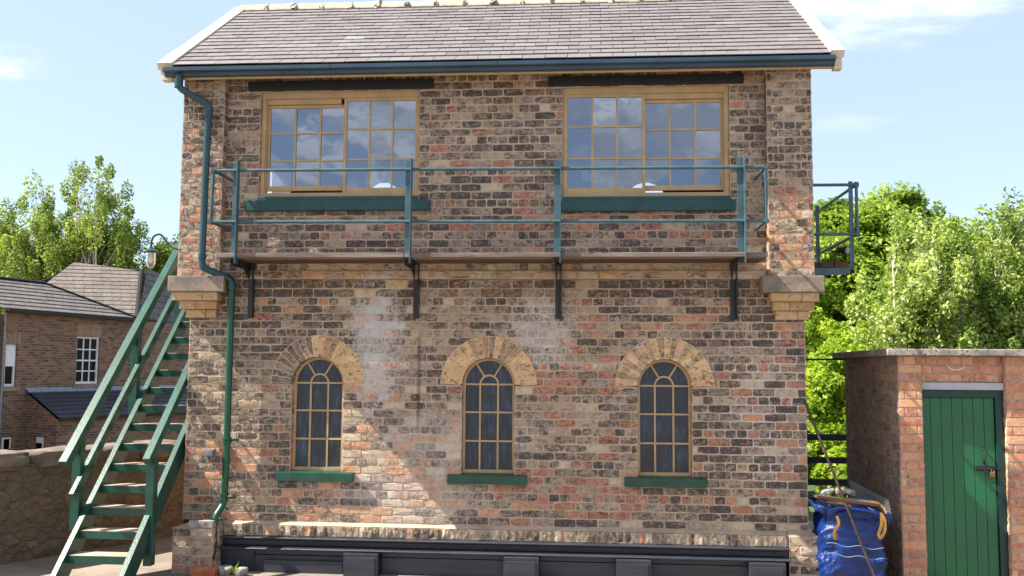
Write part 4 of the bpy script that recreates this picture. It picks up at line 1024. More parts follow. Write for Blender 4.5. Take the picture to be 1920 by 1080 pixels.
M_coping = simple('coping_stone', (122, 108, 94), (94, 84, 72), 4, .95, .9, .014, 24, (70, 62, 54), (.55, .68))
s_ = 0; i = 0
while s_ < LW - .1:
    l = rng.uniform(.45, .85); c_ = A0 + dW * (s_ + l / 2) - nW * .15
    m_ = lumpy(0, 0, 0, .235, l / 2 * 1.02, .095, .26, i + 11, 26, 16, .42)
    ang = math.atan2(dW.y, dW.x) - math.pi / 2; ca, sa = math.cos(ang), math.sin(ang)
    m_.v = [(c_.x + x * ca - y * sa, c_.y + x * sa + y * ca, -E + 1.125 + z) for x, y, z in m_.v]
    m_.build('coping_stone', M_coping, RW, smooth=True); s_ += l; i += 1

# ------------------------------------------------------------------ roof covering helper for the far buildings
def tiled(poly, gauge, wid, mb, col=(1, 1, 1), thick=.02, eave=None):
    """poly: convex polygon, first two points are the eaves line; rows of tiles laid up the slope"""
    P = [Vector(p) for p in poly]; u = (P[1] - P[0]).normalized(); n = None
    for q in P[2:]:
        c = u.cross(q - P[0])
        if c.length > 1e-6: n = c.normalized(); break
    if n.z < 0: n = -n
    v = n.cross(u);  v = v if v.z > 0 else -v
    Q = [((p - P[0]).dot(u), (p - P[0]).dot(v)) for p in P]; top = max(q[1] for q in Q)
    def ext(t):
        xs = []
        for i in range(len(Q)):
            a, b = Q[i], Q[(i + 1) % len(Q)]
            if (a[1] - t) * (b[1] - t) <= 0 and abs(a[1] - b[1]) > 1e-9:
                k = (t - a[1]) / (b[1] - a[1]); xs.append(a[0] + k * (b[0] - a[0]))
            elif abs(a[1] - b[1]) < 1e-9 and abs(a[1] - t) < 1e-6: xs += [a[0], b[0]]
        return (min(xs), max(xs)) if xs else None
    rows = max(1, int(top / gauge))
    for r in range(rows):
        t0, t1 = top * r / rows, top * (r + 1) / rows
        e0, e1 = ext(t0 + 1e-4), ext(t1 - 1e-4)
        if not e0 or not e1: continue
        off = (r % 2) * wid / 2; x = min(e0[0], e1[0]) - off
        hi = max(e0[1], e1[1])
        while x < hi:
            a0, b0 = max(x, e0[0]), min(x + wid, e0[1]); a1, b1 = max(x, e1[0]), min(x + wid, e1[1])
            if b0 - a0 > .01 or b1 - a1 > .01:
                if b0 < a0: a0 = b0 = max(min(x + wid / 2, e0[1]), e0[0])
                if b1 < a1: a1 = b1 = max(min(x + wid / 2, e1[1]), e1[0])
                k = rng.uniform(.82, 1.12); c = (col[0] * k, col[1] * k, col[2] * k); gp_ = .004
                W = lambda s_, t_, h: P[0] + u * s_ + v * t_ + n * h
                vs = [W(a0 + gp_, t0, 0), W(b0 - gp_, t0, 0), W(a0 + gp_, t0, thick), W(b0 - gp_, t0, thick), W(b1 - gp_, t1, thick * .25), W(a1 + gp_, t1, thick * .25)]
                mb.add(vs, [(0, 1, 3, 2), (2, 3, 4, 5)], c)
            x += wid
    mb.add([p - n * .005 for p in P], [tuple(range(len(P)))], (.5, .5, .5))

# ------------------------------------------------------------------ brick house at the left (built in its own frame: x along its front, y inwards)
HA = Vector((-17.827, 17.6, -E)); HANG = R(75.683)
HO = thing('brick_house', 'older brown brick house with grey hipped roofs and white windows beyond the rubble wall', 'house', HA, rotz=HANG)
def hb(mb, name, mat, parent=None, bevel=0, smooth=False):
    o = mb.build(name, mat, None, bevel, smooth); o.parent = parent or HO; return o
# local z: measured above the ground; add E to eye-relative values
h_ = MB(); it = h_
HWIN = [(2.95, 4.0, -.57 + E, 1.03 + E), (.06, .50, -.62 + E, .69 + E)]
sheet(lambda x, d, z: (x, 0, z), 0, 9, -1.6, 1.70 + E, [rect_hole(*a) for a in HWIN], .05)
h_.add([(0, 0, -1.6), (0, 5, -1.6), (0, 5, 1.62 + E), (0, 0, 1.62 + E)], [(0, 1, 2, 3)])
h_.add([(9, 0, -1.6), (9, 5, -1.6), (9, 5, 1.62 + E), (9, 0, 1.62 + E)], [(0, 1, 2, 3)])
h_.add([(0, 5, 0), (9, 5, 0), (9, 5, 1.62 + E), (0, 5, 1.62 + E)], [(0, 1, 2, 3)])
for a, b, z0, z1 in HWIN:
    for xx in (a, b): h_.add([(xx, 0, z0), (xx, .14, z0), (xx, .14, z1), (xx, 0, z1)], [(0, 1, 2, 3)])
    h_.add([(a, 0, z1), (b, 0, z1), (b, .14, z1), (a, .14, z1)], [(0, 1, 2, 3)])
h_.box(-6, -.05, .25, 5, -1.6, 1.5 + E)
hb(h_, 'wall', M_housebrick)
for (a, b, z) in ((2.92, 4.08, 1.04 + E), (-.0, .62, .70 + E)):
    h_ = MB(); n_ = int((b - a) / .085)
    for i in range(n_):
        xx = a + (b - a) * i / n_; h_.box(xx + .005, xx + (b - a) / n_ - .005, -.006, .0, z, z + (.42 if a > 1 else .33), tuple(lin(jit((128, 102, 80), 16))[:3]))
    hb(h_, 'brick_lintel', M_buff)
# sash window, three by four panes
def hwin(a, b, z0, z1, nx_, nz_, small=False):
    h_ = MB(); h_.box(a, a + .07, .06, .13, z0, z1); h_.box(b - .07, b, .06, .13, z0, z1); h_.box(a, b, .055, .13, z0, z0 + .09); h_.box(a, b, .055, .13, z1 - .06, z1)
    h_.box(a, b, .05, .128, (z0 + z1) / 2 - .025, (z0 + z1) / 2 + .025)
    wn = hb(h_, 'window', M_white)
    h_ = MB()
    for i in range(1, nx_): xx = a + .07 + (b - a - .14) * i / nx_; h_.box(xx - .02, xx + .02, .07, .12, z0, z1)
    for half in (0, 1):
        q0, q1 = (z0 + .09, (z0 + z1) / 2) if half == 0 else ((z0 + z1) / 2, z1 - .06)
        for i in range(1, nz_): zz = q0 + (q1 - q0) * i / nz_; h_.box(a, b, .072, .119, zz - .019, zz + .019)
    if nx_ > 1 or nz_ > 1: hb(h_, 'glazing_bars', M_white, wn)
    h_ = MB(); h_.box(a + .03, b - .03, .1, .11, z0 + .03, z1 - .03); hb(h_, 'glass', M_darkglass, wn)
    h_ = MB(); h_.box(a - .13, b + .13, -.08, .12, z0 - .12, z0 - .002); hb(h_, 'sill', M_stone, wn)
    return wn
hwin(*HWIN[0], 3, 2)
w2 = hwin(*HWIN[1], 1, 1)
h_ = MB(); h_.box(.09, .47, .045, .06, .02 + E, .66 + E); h_.box(.12, .42, .035, .045, .12 + E, .40 + E); hb(h_, 'vent_panel', M_white, w2)
for (a, b, z0, z1) in ((.10, .38, -2.55, -2.18),):
    h_ = MB(); h_.box(a, b, -.02, .02, z0 + E, z1 + E) if False else h_.box(a, b, -.012, .0, .0, .05) ; 
# roof A
er = Vector((3.4, 2.0, 2.88 + E)); el = Vector((-4.5, 2.0, 2.88 + E)); ec = Vector((5.5, -.2, 1.76 + E)); el0 = Vector((-5, -.2, 1.76 + E))
h_ = MB(); tiled([el0, ec, er, el], .30, .33, h_, thick=.035); hb(h_, 'roof', M_housetile)
h_ = MB(); h_.tube([ec, er, el], .085, 8); hb(h_, 'ridge_tiles', M_housetile)
h_ = MB(); h_.prism([(-.20, 1.64 + E), (-.31, 1.66 + E), (-.33, 1.76 + E), (-.20, 1.75 + E)], 'x', -.2, 5.55); hb(h_, 'gutter', M_cable)
h_ = MB(); h_.tube([(-.06, -.05, -1.6), (-.06, -.05, 1.62 + E)], .035, 8); hb(h_, 'downpipe', M_galv)
# roof B behind (given in world coordinates, turned into the house frame)
def H(p):
    d_ = Vector(p) - Vector((HA.x, HA.y, -E)); c_, s_ = math.cos(HANG), math.sin(HANG); return Vector((d_.x * c_ + d_.y * s_, -d_.x * s_ + d_.y * c_, d_.z))
K = H((-16.3, 23.0, 1.78)); RL = H((-20.4, 26, 3.76)); RR = H((-17.66, 26, 3.80)); LE = H((-20.6, 21.8, 1.78)); RB = H((-16.1, 27.4, 1.68))
h_ = MB(); tiled([LE, K, RR, RL], .30, .33, h_, thick=.03); hb(h_, 'roof', M_housetileb)
h_ = MB(); tiled([K, RB, H((-17.3, 27.6, 3.8)), RR], .30, .33, h_, thick=.035); hb(h_, 'roof', M_housetile)
h_ = MB(); h_.tube([K, RR, RL, H((-21.6, 24.2, 2.9))], .1, 8); hb(h_, 'ridge_tiles', M_housetileb)
h_ = MB(); h_.tube([K, RB], .07, 6); hb(h_, 'gutter', M_cable)
h_ = MB(); q0, q1 = H((-16.35, 23.0, 0)), H((-16.3, 27.4, 0)); h_.add([(q0.x, q0.y, 0), (q1.x, q1.y, 0), (q1.x, q1.y, 1.76 + E), (q0.x, q0.y, 1.76 + E)], [(0, 1, 2, 3)]); hb(h_, 'wall', M_housebrick)
# lean-to
h_ = MB(); tiled([(.47, -1.8, -1.56 + E), (8.6, -1.8, -1.56 + E), (9.0, 0, -.76 + E), (.97, 0, -.76 + E)], .27, .4, h_, thick=.03); lo_ = hb(h_, 'lean_to_roof', M_leandark)
h_ = MB(); h_.obox((.9, -.13, -.80 + E), (8.1, 0, 0), (0, .14, .12), (0, -.01, .03)); hb(h_, 'lead_flashing', M_lead, lo_)
h_ = MB(); h_.prism([(-1.80, -1.64 + E), (-1.9, -1.62 + E), (-1.92, -1.54 + E), (-1.80, -1.55 + E)], 'x', .45, 8.6); hb(h_, 'gutter', M_cable, lo_)
h_ = MB(); h_.add([(.5, -1.7, -1.6), (8.6, -1.7, -1.6), (8.6, -1.7, -1.58 + E), (.5, -1.7, -1.58 + E)], [(0, 1, 2, 3)])
h_.add([(.5, -1.7, -1.6), (.93, 0, -1.6), (.93, 0, -.8 + E), (.5, -1.7, -1.58 + E)], [(0, 1, 2, 3)]); hb(h_, 'wall', M_housebrick)
for q, (pu, pv, z0, z1) in enumerate(((.70, .90, -2.55, -2.15), (.1, .4, -2.5, -2.15))):
    h_ = MB()
    if q == 0: h_.obox((.68, -1.05, z0 + E), (.075, .34, 0), (-.04, .0, 0), (0, 0, .4)); wm = hb(h_, 'window', M_white); h_ = MB(); h_.obox((.65, -1.0, z0 + E + .03), (.05, .24, 0), (-.04, 0, 0), (0, 0, .2)); hb(h_, 'glass', M_darkglass, wm)
    else: h_.box(.08, .40, -.04, .0, z0 + E, z1 + E); wm = hb(h_, 'window', M_white); h_ = MB(); h_.box(.13, .33, -.05, -.04, z0 + E, z1 + E - .05); hb(h_, 'glass', M_darkglass, wm)

# ------------------------------------------------------------------ brick shed at the right
SX0, SX1, SY0, SY1, STOP = 3.216, 4.9, 0.0, 2.1, .186  # whole shed scaled about the camera to a farther depth, results typed in
SH = thing('brick_shed', 'flat roofed orange brick outhouse with a green plank door', 'shed', (4.0, 1.0, -E))
def col_shed(x, z, h):
    r_ = rng.random(); return jit((196, 132, 96) if r_ < .5 else ((208, 150, 112) if r_ < .75 else (178, 114, 88)), 7) + (rng.uniform(-.5, .1),)
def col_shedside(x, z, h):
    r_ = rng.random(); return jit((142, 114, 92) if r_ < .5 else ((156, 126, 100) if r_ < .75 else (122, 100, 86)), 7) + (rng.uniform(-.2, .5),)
sb_, smm = MB(), MB()
kw = dict(pitch=.0903, L=.243, head=2, rough=.001, joint=.004, recess=.003)
brickwork(sb_, smm, plane_front(SY0), SX0, 3.459, -E, STOP, [], col_shed, phase=1, **kw)
brickwork(sb_, smm, plane_front(SY0), 4.30, SX1, -E, STOP, [], col_shed, phase=1, **kw)
brickwork(sb_, smm, plane_front(SY0 + .06), 3.459, 4.30, -.085, STOP, [], col_shed, **kw)
brickwork(sb_, smm, plane_right(3.459), SY0, SY0 + .12, -E, STOP, [], col_shed, pitch=.0903, L=.12, head=0, joint=.004)
brickwork(sb_, smm, plane_left(4.30), -SY0 - .12, -SY0, -E, STOP, [], col_shed, pitch=.0903, L=.12, head=0, joint=.004)
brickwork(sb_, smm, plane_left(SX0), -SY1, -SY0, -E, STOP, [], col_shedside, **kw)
brickwork(sb_, smm, plane_right(SX1), SY0, SY1, -E, STOP, [], col_shed, **kw)
smm.add([(SX0, SY1, -E), (SX1, SY1, -E), (SX1, SY1, STOP), (SX0, SY1, STOP)], [(0, 1, 2, 3)])
so = sb_.build('wall', M_newbrick, SH); smm.build('mortar', M_newmortar, so)
cp = MB()
# coping slab with an uneven outline
o = [(3.09, SY0 - .085), (3.45, SY0 - .105), (3.9, SY0 - .12), (4.3, SY0 - .105), (5.0, SY0 - .095), (5.0, SY1 + .1), (3.09, SY1 + .1)]
cp.prism(o, 'z', STOP + .002, STOP + .072); cp.build('roof_slab', M_conc, SH, bevel=.008)
ck = MB()
for i in range(10):
    a0_, a1_ = R(200 + 14 * i), R(200 + 14 * (i + 1)); wv = .006 + .006 * math.sin(math.pi * i / 9)
    ck.add([(3.83 + r_ * math.cos(a_) * 1.15, SY0 + .0535, .125 + r_ * math.sin(a_) * .9) for r_, a_ in ((.085, a0_), (.085 + wv, a0_), (.085 + wv, a1_), (.085, a1_))], [(0, 1, 2, 3)])
ck.build('chalk_mark', M_white, SH)
ln = MB(); ln.box(3.46, 4.299, SY0 + .037, SY0 + .17, -.165, -.089); ln.build('lintel', M_lintelwhite, SH, bevel=.004)
df = MB(); df.box(3.46, 4.299, SY0 + .065, SY0 + .15, -.245, -.167); df.box(3.46, 3.483, SY0 + .065, SY0 + .15, -E, -.245); df.box(4.215, 4.298, SY0 + .063, SY0 + .15, -E, -.245)
do_ = df.build('door_frame', M_doorframe, SH, bevel=.003)
dd = MB(); xs = [3.484, 3.565, 3.675, 3.783, 3.891, 3.999, 4.107, 4.212]
for a, b in zip(xs[:-1], xs[1:]): dd.box(a + .002, b - .002, SY0 + .091, SY0 + .124, -E + .02, -.248)
dd.box(3.484, 4.212, SY0 + .102, SY0 + .126, -E + .02, -.248)
dr = dd.build('door', M_door, SH, bevel=.004)
dy = SY0 + .091
hh = MB(); hh.tube([(4.09, dy - .004, -.775), (4.09, dy - .045, -.795), (4.092, dy - .05, -.85), (4.09, dy - .04, -.89), (4.09, dy - .004, -.915)], .009, 8); hh.box(4.077, 4.103, dy - .007, dy - .0005, -.79, -.755); hh.box(4.079, 4.103, dy - .007, dy - .0005, -.93, -.90); hh.build('handle', M_iron, dr)
hh = MB(); hh.box(4.015, 4.20, dy - .009, dy - .0005, -1.005, -.952); hh.tube([(4.01, dy - .02, -.978), (4.23, dy - .024, -.978)], .01, 8); hh.box(4.08, 4.10, dy - .032, dy - .005, -1.0, -.957); hh.build('bolt', M_iron, dr)
hh = MB(); hh.tube([(4.155, dy - .03, -.985), (4.153, dy - .035, -1.015), (4.168, dy - .035, -1.027), (4.18, dy - .03, -1.0)], .0045, 6); hh.box(4.137, 4.18, dy - .046, dy - .026, -1.06, -1.016)
M_brass = simple('aged_brass', (170, 120, 70), (120, 84, 50), 20, .45, .2, .002, 60, metal=.6)
tag(hh.build('padlock', M_brass, None, bevel=.002, loc=(4.16, SY0 + .05, -1.03)), 'small brass padlock hanging from the bolt of the green shed door', 'padlock')

# ------------------------------------------------------------------ rusty pole, bulk bag and its contents
pl = MB(); pl.tube([(2.20, -.22, -.27), (2.86, -.46, -E + .01)], .0135, 10); 
tag(pl.build('iron_bar', M_polerust, None, loc=(2.86, -.46, -E)), 'long thin rusty iron bar leaning against the right corner of the building', 'iron bar')
BG = thing('bulk_bag', 'full blue builders bulk bag with yellow straps between the building and the shed', 'bulk bag', (2.66, -.05, -E))
bg_ = MB(); n, m = 150, 70; cx, cy = 2.665, -.02; vs = []
def crease(q, f, sd):
    v = mn.noise(q * f + Vector((sd, sd * 2.3, 0))); return 1 - min(1, abs(v) * 2.6)
ZT = E - 1.36
for i in range(m + 1):
    t = i / m; z = -E + .005 + ZT * t
    wx = .30 + .045 * math.sin(math.pi * min(1, t * 1.1)) - .02 * max(0, t - .9) * 10; wy = .27 + .04 * math.sin(math.pi * t)
    for j in range(n):
        th = 2 * math.pi * j / n; c_, s_ = math.cos(th), math.sin(th)
        e = .30; x = math.copysign(abs(c_) ** e, c_) * wx; y = math.copysign(abs(s_) ** e, s_) * wy
        q = Vector((x, y, z)); qa = Vector((x + z * .5, y, z * 1.1 - x * .4)); qb = Vector((x * .7 - z * .7, y, z + x * .3))
        d = .05 * mn.noise(q * 3.1) + .034 * crease(qa, 2.6, 3.3) * (.5 + .5 * t) + .018 * crease(qb, 5.5, 8.1) + .009 * crease(qa, 12, 1.7)
        k = 1 + (d - .04) / .3
        zz = z + .05 * mn.noise(Vector((th * 1.5, 0, 3))) * t + (-.06 * max(0, x) / .3 * t)
        vs.append((cx + x * k + .02 * math.sin(z * 4), cy + y * k, zz))
bg_.add(vs, [(i * n + j, i * n + (j + 1) % n, (i + 1) * n + (j + 1) % n, (i + 1) * n + j) for i in range(m) for j in range(n)])
bg_.add([vs[m * n + j] for j in range(n)], [tuple(range(n))])
bg_.build('bag_body', M_blue, BG, smooth=True)
# turned down flap round the rim
fp = MB(); vs = []; n = 130
for i in range(11):
    for j in range(n):
        th = 2 * math.pi * j / n; c_, s_ = math.cos(th), math.sin(th); t = i / 10
        e = .34; wx = .335 + .03 * math.sin(t * 3) + .012 * t; wy = .305 + .03 * math.sin(t * 3)
        hang = .02 + .13 * max(0, mn.noise(Vector((th * 2.0, 4, 0))) + .45)
        x = math.copysign(abs(c_) ** e, c_) * wx; y = math.copysign(abs(s_) ** e, s_) * wy
        z = -1.335 + .03 * mn.noise(Vector((th * 3, 1, 0))) - .065 * max(0, x) / .3 - t * hang + .02 * math.sin(t * math.pi)
        k = .985 + .05 * mn.noise(Vector((th * 5, t * 2, 0))) + .04 * crease(Vector((th * 1.2, t * .6, 0)), 2.2, 5.1)
        vs.append((cx + x * k, cy + y * k, z))
fp.add(vs, [(i * n + j, i * n + (j + 1) % n, (i + 1) * n + (j + 1) % n, (i + 1) * n + j) for i in range(10) for j in range(n)])
fp.build('folded_rim', M_blue, BG, smooth=True)
def ribbon(pts, w_, side=(1, 0, 0), th=.004):
    mb = MB(); pts = smooth_path(pts, 5); sd = Vector(side)
    for a, b in zip(pts[:-1], pts[1:]): mb.beam(a, b + (b - a).normalized() * .002, w_, th, sd)
    return mb
FY = cy - .335
for pts in ([(2.47, FY - .01, -1.43), (2.49, FY - .03, -1.50), (2.43, FY - .045, -1.58), (2.435, FY - .05, -1.655), (2.455, FY - .04, -1.64), (2.45, FY - .045, -1.60)],
            [(2.90, FY - .01, -1.39), (2.935, FY - .04, -1.46), (2.925, FY - .055, -1.57), (2.88, FY - .055, -1.64), (2.86, FY - .05, -1.60), (2.90, FY - .04, -1.50), (2.905, FY - .01, -1.42)]):
    ribbon(pts, .027, th=.003).build('strap', M_yellow, BG)
ribbon([(2.39, FY + .02, -1.292), (2.50, FY - .01, -1.295), (2.62, FY + .01, -1.335)], .022, (0, 0, 1)).build('strap', M_yellow, BG)
ribbon([(2.80, FY + .06, -1.30), (2.86, FY + .03, -1.29), (2.93, FY + .0, -1.33), (2.95, FY - .02, -1.39)], .024, (0, 0, 1)).build('strap', M_yellow, BG)
sm_ = MB()
for z in (-1.70, -1.80): sm_.tube([(2.36 + .02 * i, FY - .018 - .02 * math.sin(math.pi * i / 28), z + .012 * math.sin(i * .5) - .0008 * i * 2) for i in range(29)], .0035, 5)
sm_.build('seam', M_seam, BG)
for k, (p, q, wd_, hh_, lab) in enumerate((((2.28, -.32, -1.245), (2.90, -.30, -1.32), .10, .03, 'dark weathered board laid across the front of the blue bulk bag'), ((2.32, -.14, -1.27), (2.95, -.05, -1.325), .16, .022, 'greenish board lying deeper inside the blue bulk bag'))):
    b_ = MB(); b_.beam(p, q, wd_, hh_, (0, 1, 0)); tag(b_.build('timber_board', M_plankdark if k == 0 else M_lead, None, bevel=.003, loc=p), lab, 'board', 'boards on the bulk bag')
for k, (x, y, z, a, b, c, ang, M_, lab) in enumerate(((2.44, -.13, -1.215, .075, .07, .03, .2, M_concdark, 'pale grey broken slab on the left of the rubble in the blue bag'), (2.55, -.20, -1.205, .05, .05, .038, .1, M_plank, 'brown block between the grey slabs on top of the blue bag'), (2.66, -.10, -1.22, .07, .06, .035, -.3, M_concdark, 'grey broken slab right of the brown block on the blue bag'))):
    b_ = lumpy(0, 0, 0, a, b, c, .12, k + 30, 16, 8); b_.v = [(x + X * math.cos(ang) - Z * math.sin(ang), y + Y, z + X * math.sin(ang) + Z * math.cos(ang)) for X, Y, Z in b_.v]
    tag(b_.build('rubble_block', M_, None, loc=(x, y, z - c)), lab, 'rubble', 'rubble on the bulk bag')
wr = MB(); o = Vector((2.76, .10, -1.30)); ux = Vector((.30, -.30, -.17)); uz = Vector((-.02, .04, .17))
for i in range(25): wr.tube([o + ux * i / 24, o + ux * i / 24 + uz], .0022, 4, cap=False)
for i in range(7): wr.tube([o + uz * i / 6, o + uz * i / 6 + ux], .0022, 4, cap=False)
for i in range(25): wr.tube([o + ux * i / 24, o + ux * i / 24 + Vector((-.06, -.10, .01))], .0022, 4, cap=False)
for i in range(4): wr.tube([o + Vector((-.06, -.10, .01)) * i / 3, o + Vector((-.06, -.10, .01)) * i / 3 + ux], .0022, 4, cap=False)
tag(wr.build('wire_basket', M_galv, None, loc=o), 'galvanised wire mesh basket standing behind the rubble in the blue bag', 'wire basket')

# ------------------------------------------------------------------ fence and cable beyond the gap
FN = thing('rail_fence', 'black tarred three rail timber fence in the gap beyond the bag', 'fence', (3.6, 4.05, -E))
for z in (-.93, -1.26, -1.575): f_ = MB(); f_.box(1.5, 7.5, 4.0, 4.04, z - .045, z + .045); f_.build('rail', M_tarwood, FN, bevel=.004)
for x in (1.8, 4.2, 6.6): f_ = MB(); f_.box(x - .06, x + .06, 4.041, 4.14, -E, -.85); f_.build('post', M_tarwood, FN, bevel=.004)
cb_ = MB(); cb_.tube([(2.27, 2.14, .178), (2.85, 2.14, .172), (3.30, 2.14, .176)], .012, 8); tag(cb_.build('service_cable', M_cable, None, loc=(2.27, 2.14, .178)), 'thin black cable spanning from the building to the shed roof', 'cable')

# ------------------------------------------------------------------ trees
def leaves(name, parent, C, Rr, cnt, size, cols, seed, droop=.0, upb=.5, shell=.5, mat=None, aspect=1.6):
    """C (k,3) clump centres, Rr (k,3) clump radii, cnt leaves per clump"""
    r = np.random.default_rng(seed); C = np.asarray(C, float); Rr = np.asarray(Rr, float); k = len(C)
    idx = np.repeat(np.arange(k), cnt); n = len(idx)
    d = r.normal(size=(n, 3)); d /= np.linalg.norm(d, axis=1)[:, None]
    rad = r.random(n) ** (1 / 3); rad = shell * (1 - .35 * r.random(n) ** 2) + (1 - shell) * rad
    P = C[idx] + d * rad[:, None] * Rr[idx]
    if droop: P[:, 2] -= droop * r.random(n) ** 2
    nrm = d * .6 + r.normal(size=(n, 3)) * .55; nrm[:, 2] += upb; nrm /= np.linalg.norm(nrm, axis=1)[:, None]
    t = np.cross(nrm, r.normal(size=(n, 3))); t /= np.linalg.norm(t, axis=1)[:, None]; b = np.cross(nrm, t)
    s = size * r.uniform(.6, 1.25, n)[:, None]
    V = np.empty((n, 4, 3)); V[:, 0] = P - t * s * .5 * aspect; V[:, 1] = P + b * s * .42; V[:, 2] = P + t * s * .5 * aspect - nrm * s * .18; V[:, 3] = P - b * s * .42
    o = np.array(abs_loc(parent)); V = (V - o).reshape(-1, 3).astype(np.float32)
    me = bpy.data.meshes.new(name); me.vertices.add(n * 4); me.vertices.foreach_set('co', V.ravel())
    me.loops.add(n * 4); me.loops.foreach_set('vertex_index', np.arange(n * 4, dtype=np.int32))
    me.polygons.add(n); me.polygons.foreach_set('loop_start', np.arange(0, n * 4, 4, dtype=np.int32)); me.polygons.foreach_set('loop_total', np.full(n, 4, dtype=np.int32))
    cols = np.array([lin(c)[:3] for c in cols]); cv = r.random(k)[idx] * .55 + r.random(n) * .45
    ci = np.clip(cv * (len(cols) - 1), 0, len(cols) - 1.001); i0 = ci.astype(int); f = (ci - i0)[:, None]
    c = cols[i0] * (1 - f) + cols[i0 + 1] * f; c = c * r.uniform(.8, 1.2, n)[:, None]
    ca = me.color_attributes.new('Col', 'FLOAT_COLOR', 'CORNER'); cc_ = np.ones((n, 4, 4), np.float32); cc_[:, :, :3] = c[:, None, :]
    ca.data.foreach_set('color', cc_.ravel()); me.materials.append(mat or M_leaf); me.update(calc_edges=True)
    ob = bpy.data.objects.new(name, me); COL.objects.link(ob); ob.parent = parent; return ob
def crown_points(c, R3, k, seed, flat=1., shell=.6, bumps=.25):
    r = np.random.default_rng(seed); out_ = []
    while len(out_) < k:
        d = r.normal(size=3); d /= np.linalg.norm(d); rad = shell + (1 - shell) * r.random() if r.random() < .75 else r.random() ** .5 * shell
        f = 1 + bumps * mn.noise(Vector(d) * 1.8 + Vector((seed, 0, 0)))
        p = np.array(c) + d * rad * f * np.array(R3)
        out_.append(p)
    return np.array(out_)
def branches(mb, base, top, pts, r0, seed, n=6, frac=1., mi=0):
    r = random.Random(seed); base, top = Vector(base), Vector(top)
    K = 7; tr = [base.lerp(top, i / K) + Vector((r.uniform(-1, 1), r.uniform(-1, 1), 0)) * (r0 * .8 if 0 < i else 0) for i in range(K + 1)]
    mb.tube(tr, [r0 * (1 - .85 * i / K) for i in range(K + 1)], 8, mi=mi)
    for p in pts:
        p = Vector(p)
        if r.random() > frac: continue
        h = max(.1, min(.95, ((p.z - base.z) / (top.z - base.z)) - r.uniform(.12, .3))); i = h * K; j = int(i); s = tr[j].lerp(tr[min(K, j + 1)], i - j)
        L = (p - s).length; m1 = s.lerp(p, .5) + Vector((r.uniform(-.1, .1), r.uniform(-.1, .1), r.uniform(.0, .15))) * L
        w_ = r0 * (1 - .8 * h) * .42; mb.tube([s, m1, p], [w_, w_ * .6, w_ * .2], 5, cap=False, mi=mi)
GR_SYC = [(60, 84, 28), (96, 122, 38), (130, 156, 50), (164, 184, 72)]
GR_BIR = [(84, 108, 44), (126, 150, 68), (166, 182, 102), (214, 216, 168)]
GR_LEFT = [(84, 108, 46), (126, 146, 64), (164, 180, 92)]
GR_SHR = [(96, 124, 30), (138, 164, 42), (172, 190, 68)]

def tree(name, label, base, ctr, R3, k, rclump, cnt, size, cols, seed, bark, r0=.25, group=None, flat=.6, shell=.6, droop=0, upb=.5, bfrac=.6, bumps=.25, extra=None, cat='tree', cshell=.5):
    T = thing(name, label, cat, base, group)
    P = crown_points(ctr, R3, k, seed, shell=shell, bumps=bumps)
    if extra is not None: P = np.vstack([P, np.array(extra)])
    r = np.random.default_rng(seed + 1)
    Rc = rclump * r.uniform(.6, 1.35, (len(P), 1)) * np.array([[1, 1, flat]])
    tb = MB(); branches(tb, base, (ctr[0], ctr[1], ctr[2] + R3[2] * .75), P, r0, seed, frac=bfrac); tb.build('trunk', bark, T)
    leaves('crown', T, P, Rc, cnt, size, cols, seed + 2, droop, upb, cshell)
    return T
GT = 'trees beyond the fence at the right'
tree('sycamore_tree', 'large dense round topped green tree directly right of the building', (10.2, 22.5, -E), (9.2, 22.5, 1.9), (4.5, 3.6, 4.2), 360, .85, 520, .125, GR_SYC, 11, M_bark, .35, GT, flat=.5, shell=.75, upb=.9, bumps=.16)
tree('sycamore_tree', 'second dense green tree filling in low behind the side gallery', (7.6, 19.5, -E), (7.0, 19.5, .9), (2.6, 2.4, 3.2), 180, .72, 480, .115, GR_SYC, 12, M_bark, .25, GT, flat=.55, shell=.75, upb=.8)
def birch(label, base, ctr, R3, k, seed, cnt=190, size=.08, group=GT, cols=GR_BIR, rcl=.36, ntr=3, r0=.07, nm='birch_tree'):
    T = thing(nm, label, 'tree', base, group); P = crown_points(ctr, R3, k, seed, shell=.35, bumps=.35); r = np.random.default_rng(seed)
    Rc = rcl * r.uniform(.5, 1.3, (k, 1)) * np.array([[.8, .8, 1.3]])
    tb = MB(); rr = random.Random(seed)
    for q in range(ntr):
        bx = base[0] + (q - (ntr - 1) / 2) * .45; tx = bx + rr.uniform(-.25, .25) + (q - (ntr - 1) / 2) * R3[0] * .2
        sub = [p for p in P if abs(p[0] - tx) < R3[0] / ntr * 1.3]
        branches(tb, (bx, base[1] - .2, base[2]), (tx, ctr[1] - R3[1] * .35, ctr[2] + R3[2] * rr.uniform(.45, .7)), sub, r0, seed + q, frac=.5)
    tb.build('trunk', M_birch, T); leaves('crown', T, P, Rc, cnt, size, cols, seed + 5, .15, .15, .3, aspect=1.3); return T
birch('pale leaved birch with thin white stems above the shed roof', (7.6, 12, -E), (7.75, 12, .9), (1.6, 1.5, 2.6), 330, 21)
birch('birch at the right edge with a fuller pale crown', (9.5, 12.6, -E), (9.5, 12.6, 1.2), (1.7, 1.5, 2.75), 300, 22)
birch('slim birch whose thin top shoot rises above its neighbours', (8.0, 14, -E), (8.4, 14.4, 1.5), (1.3, 1.2, 2.9), 170, 23, ntr=2)
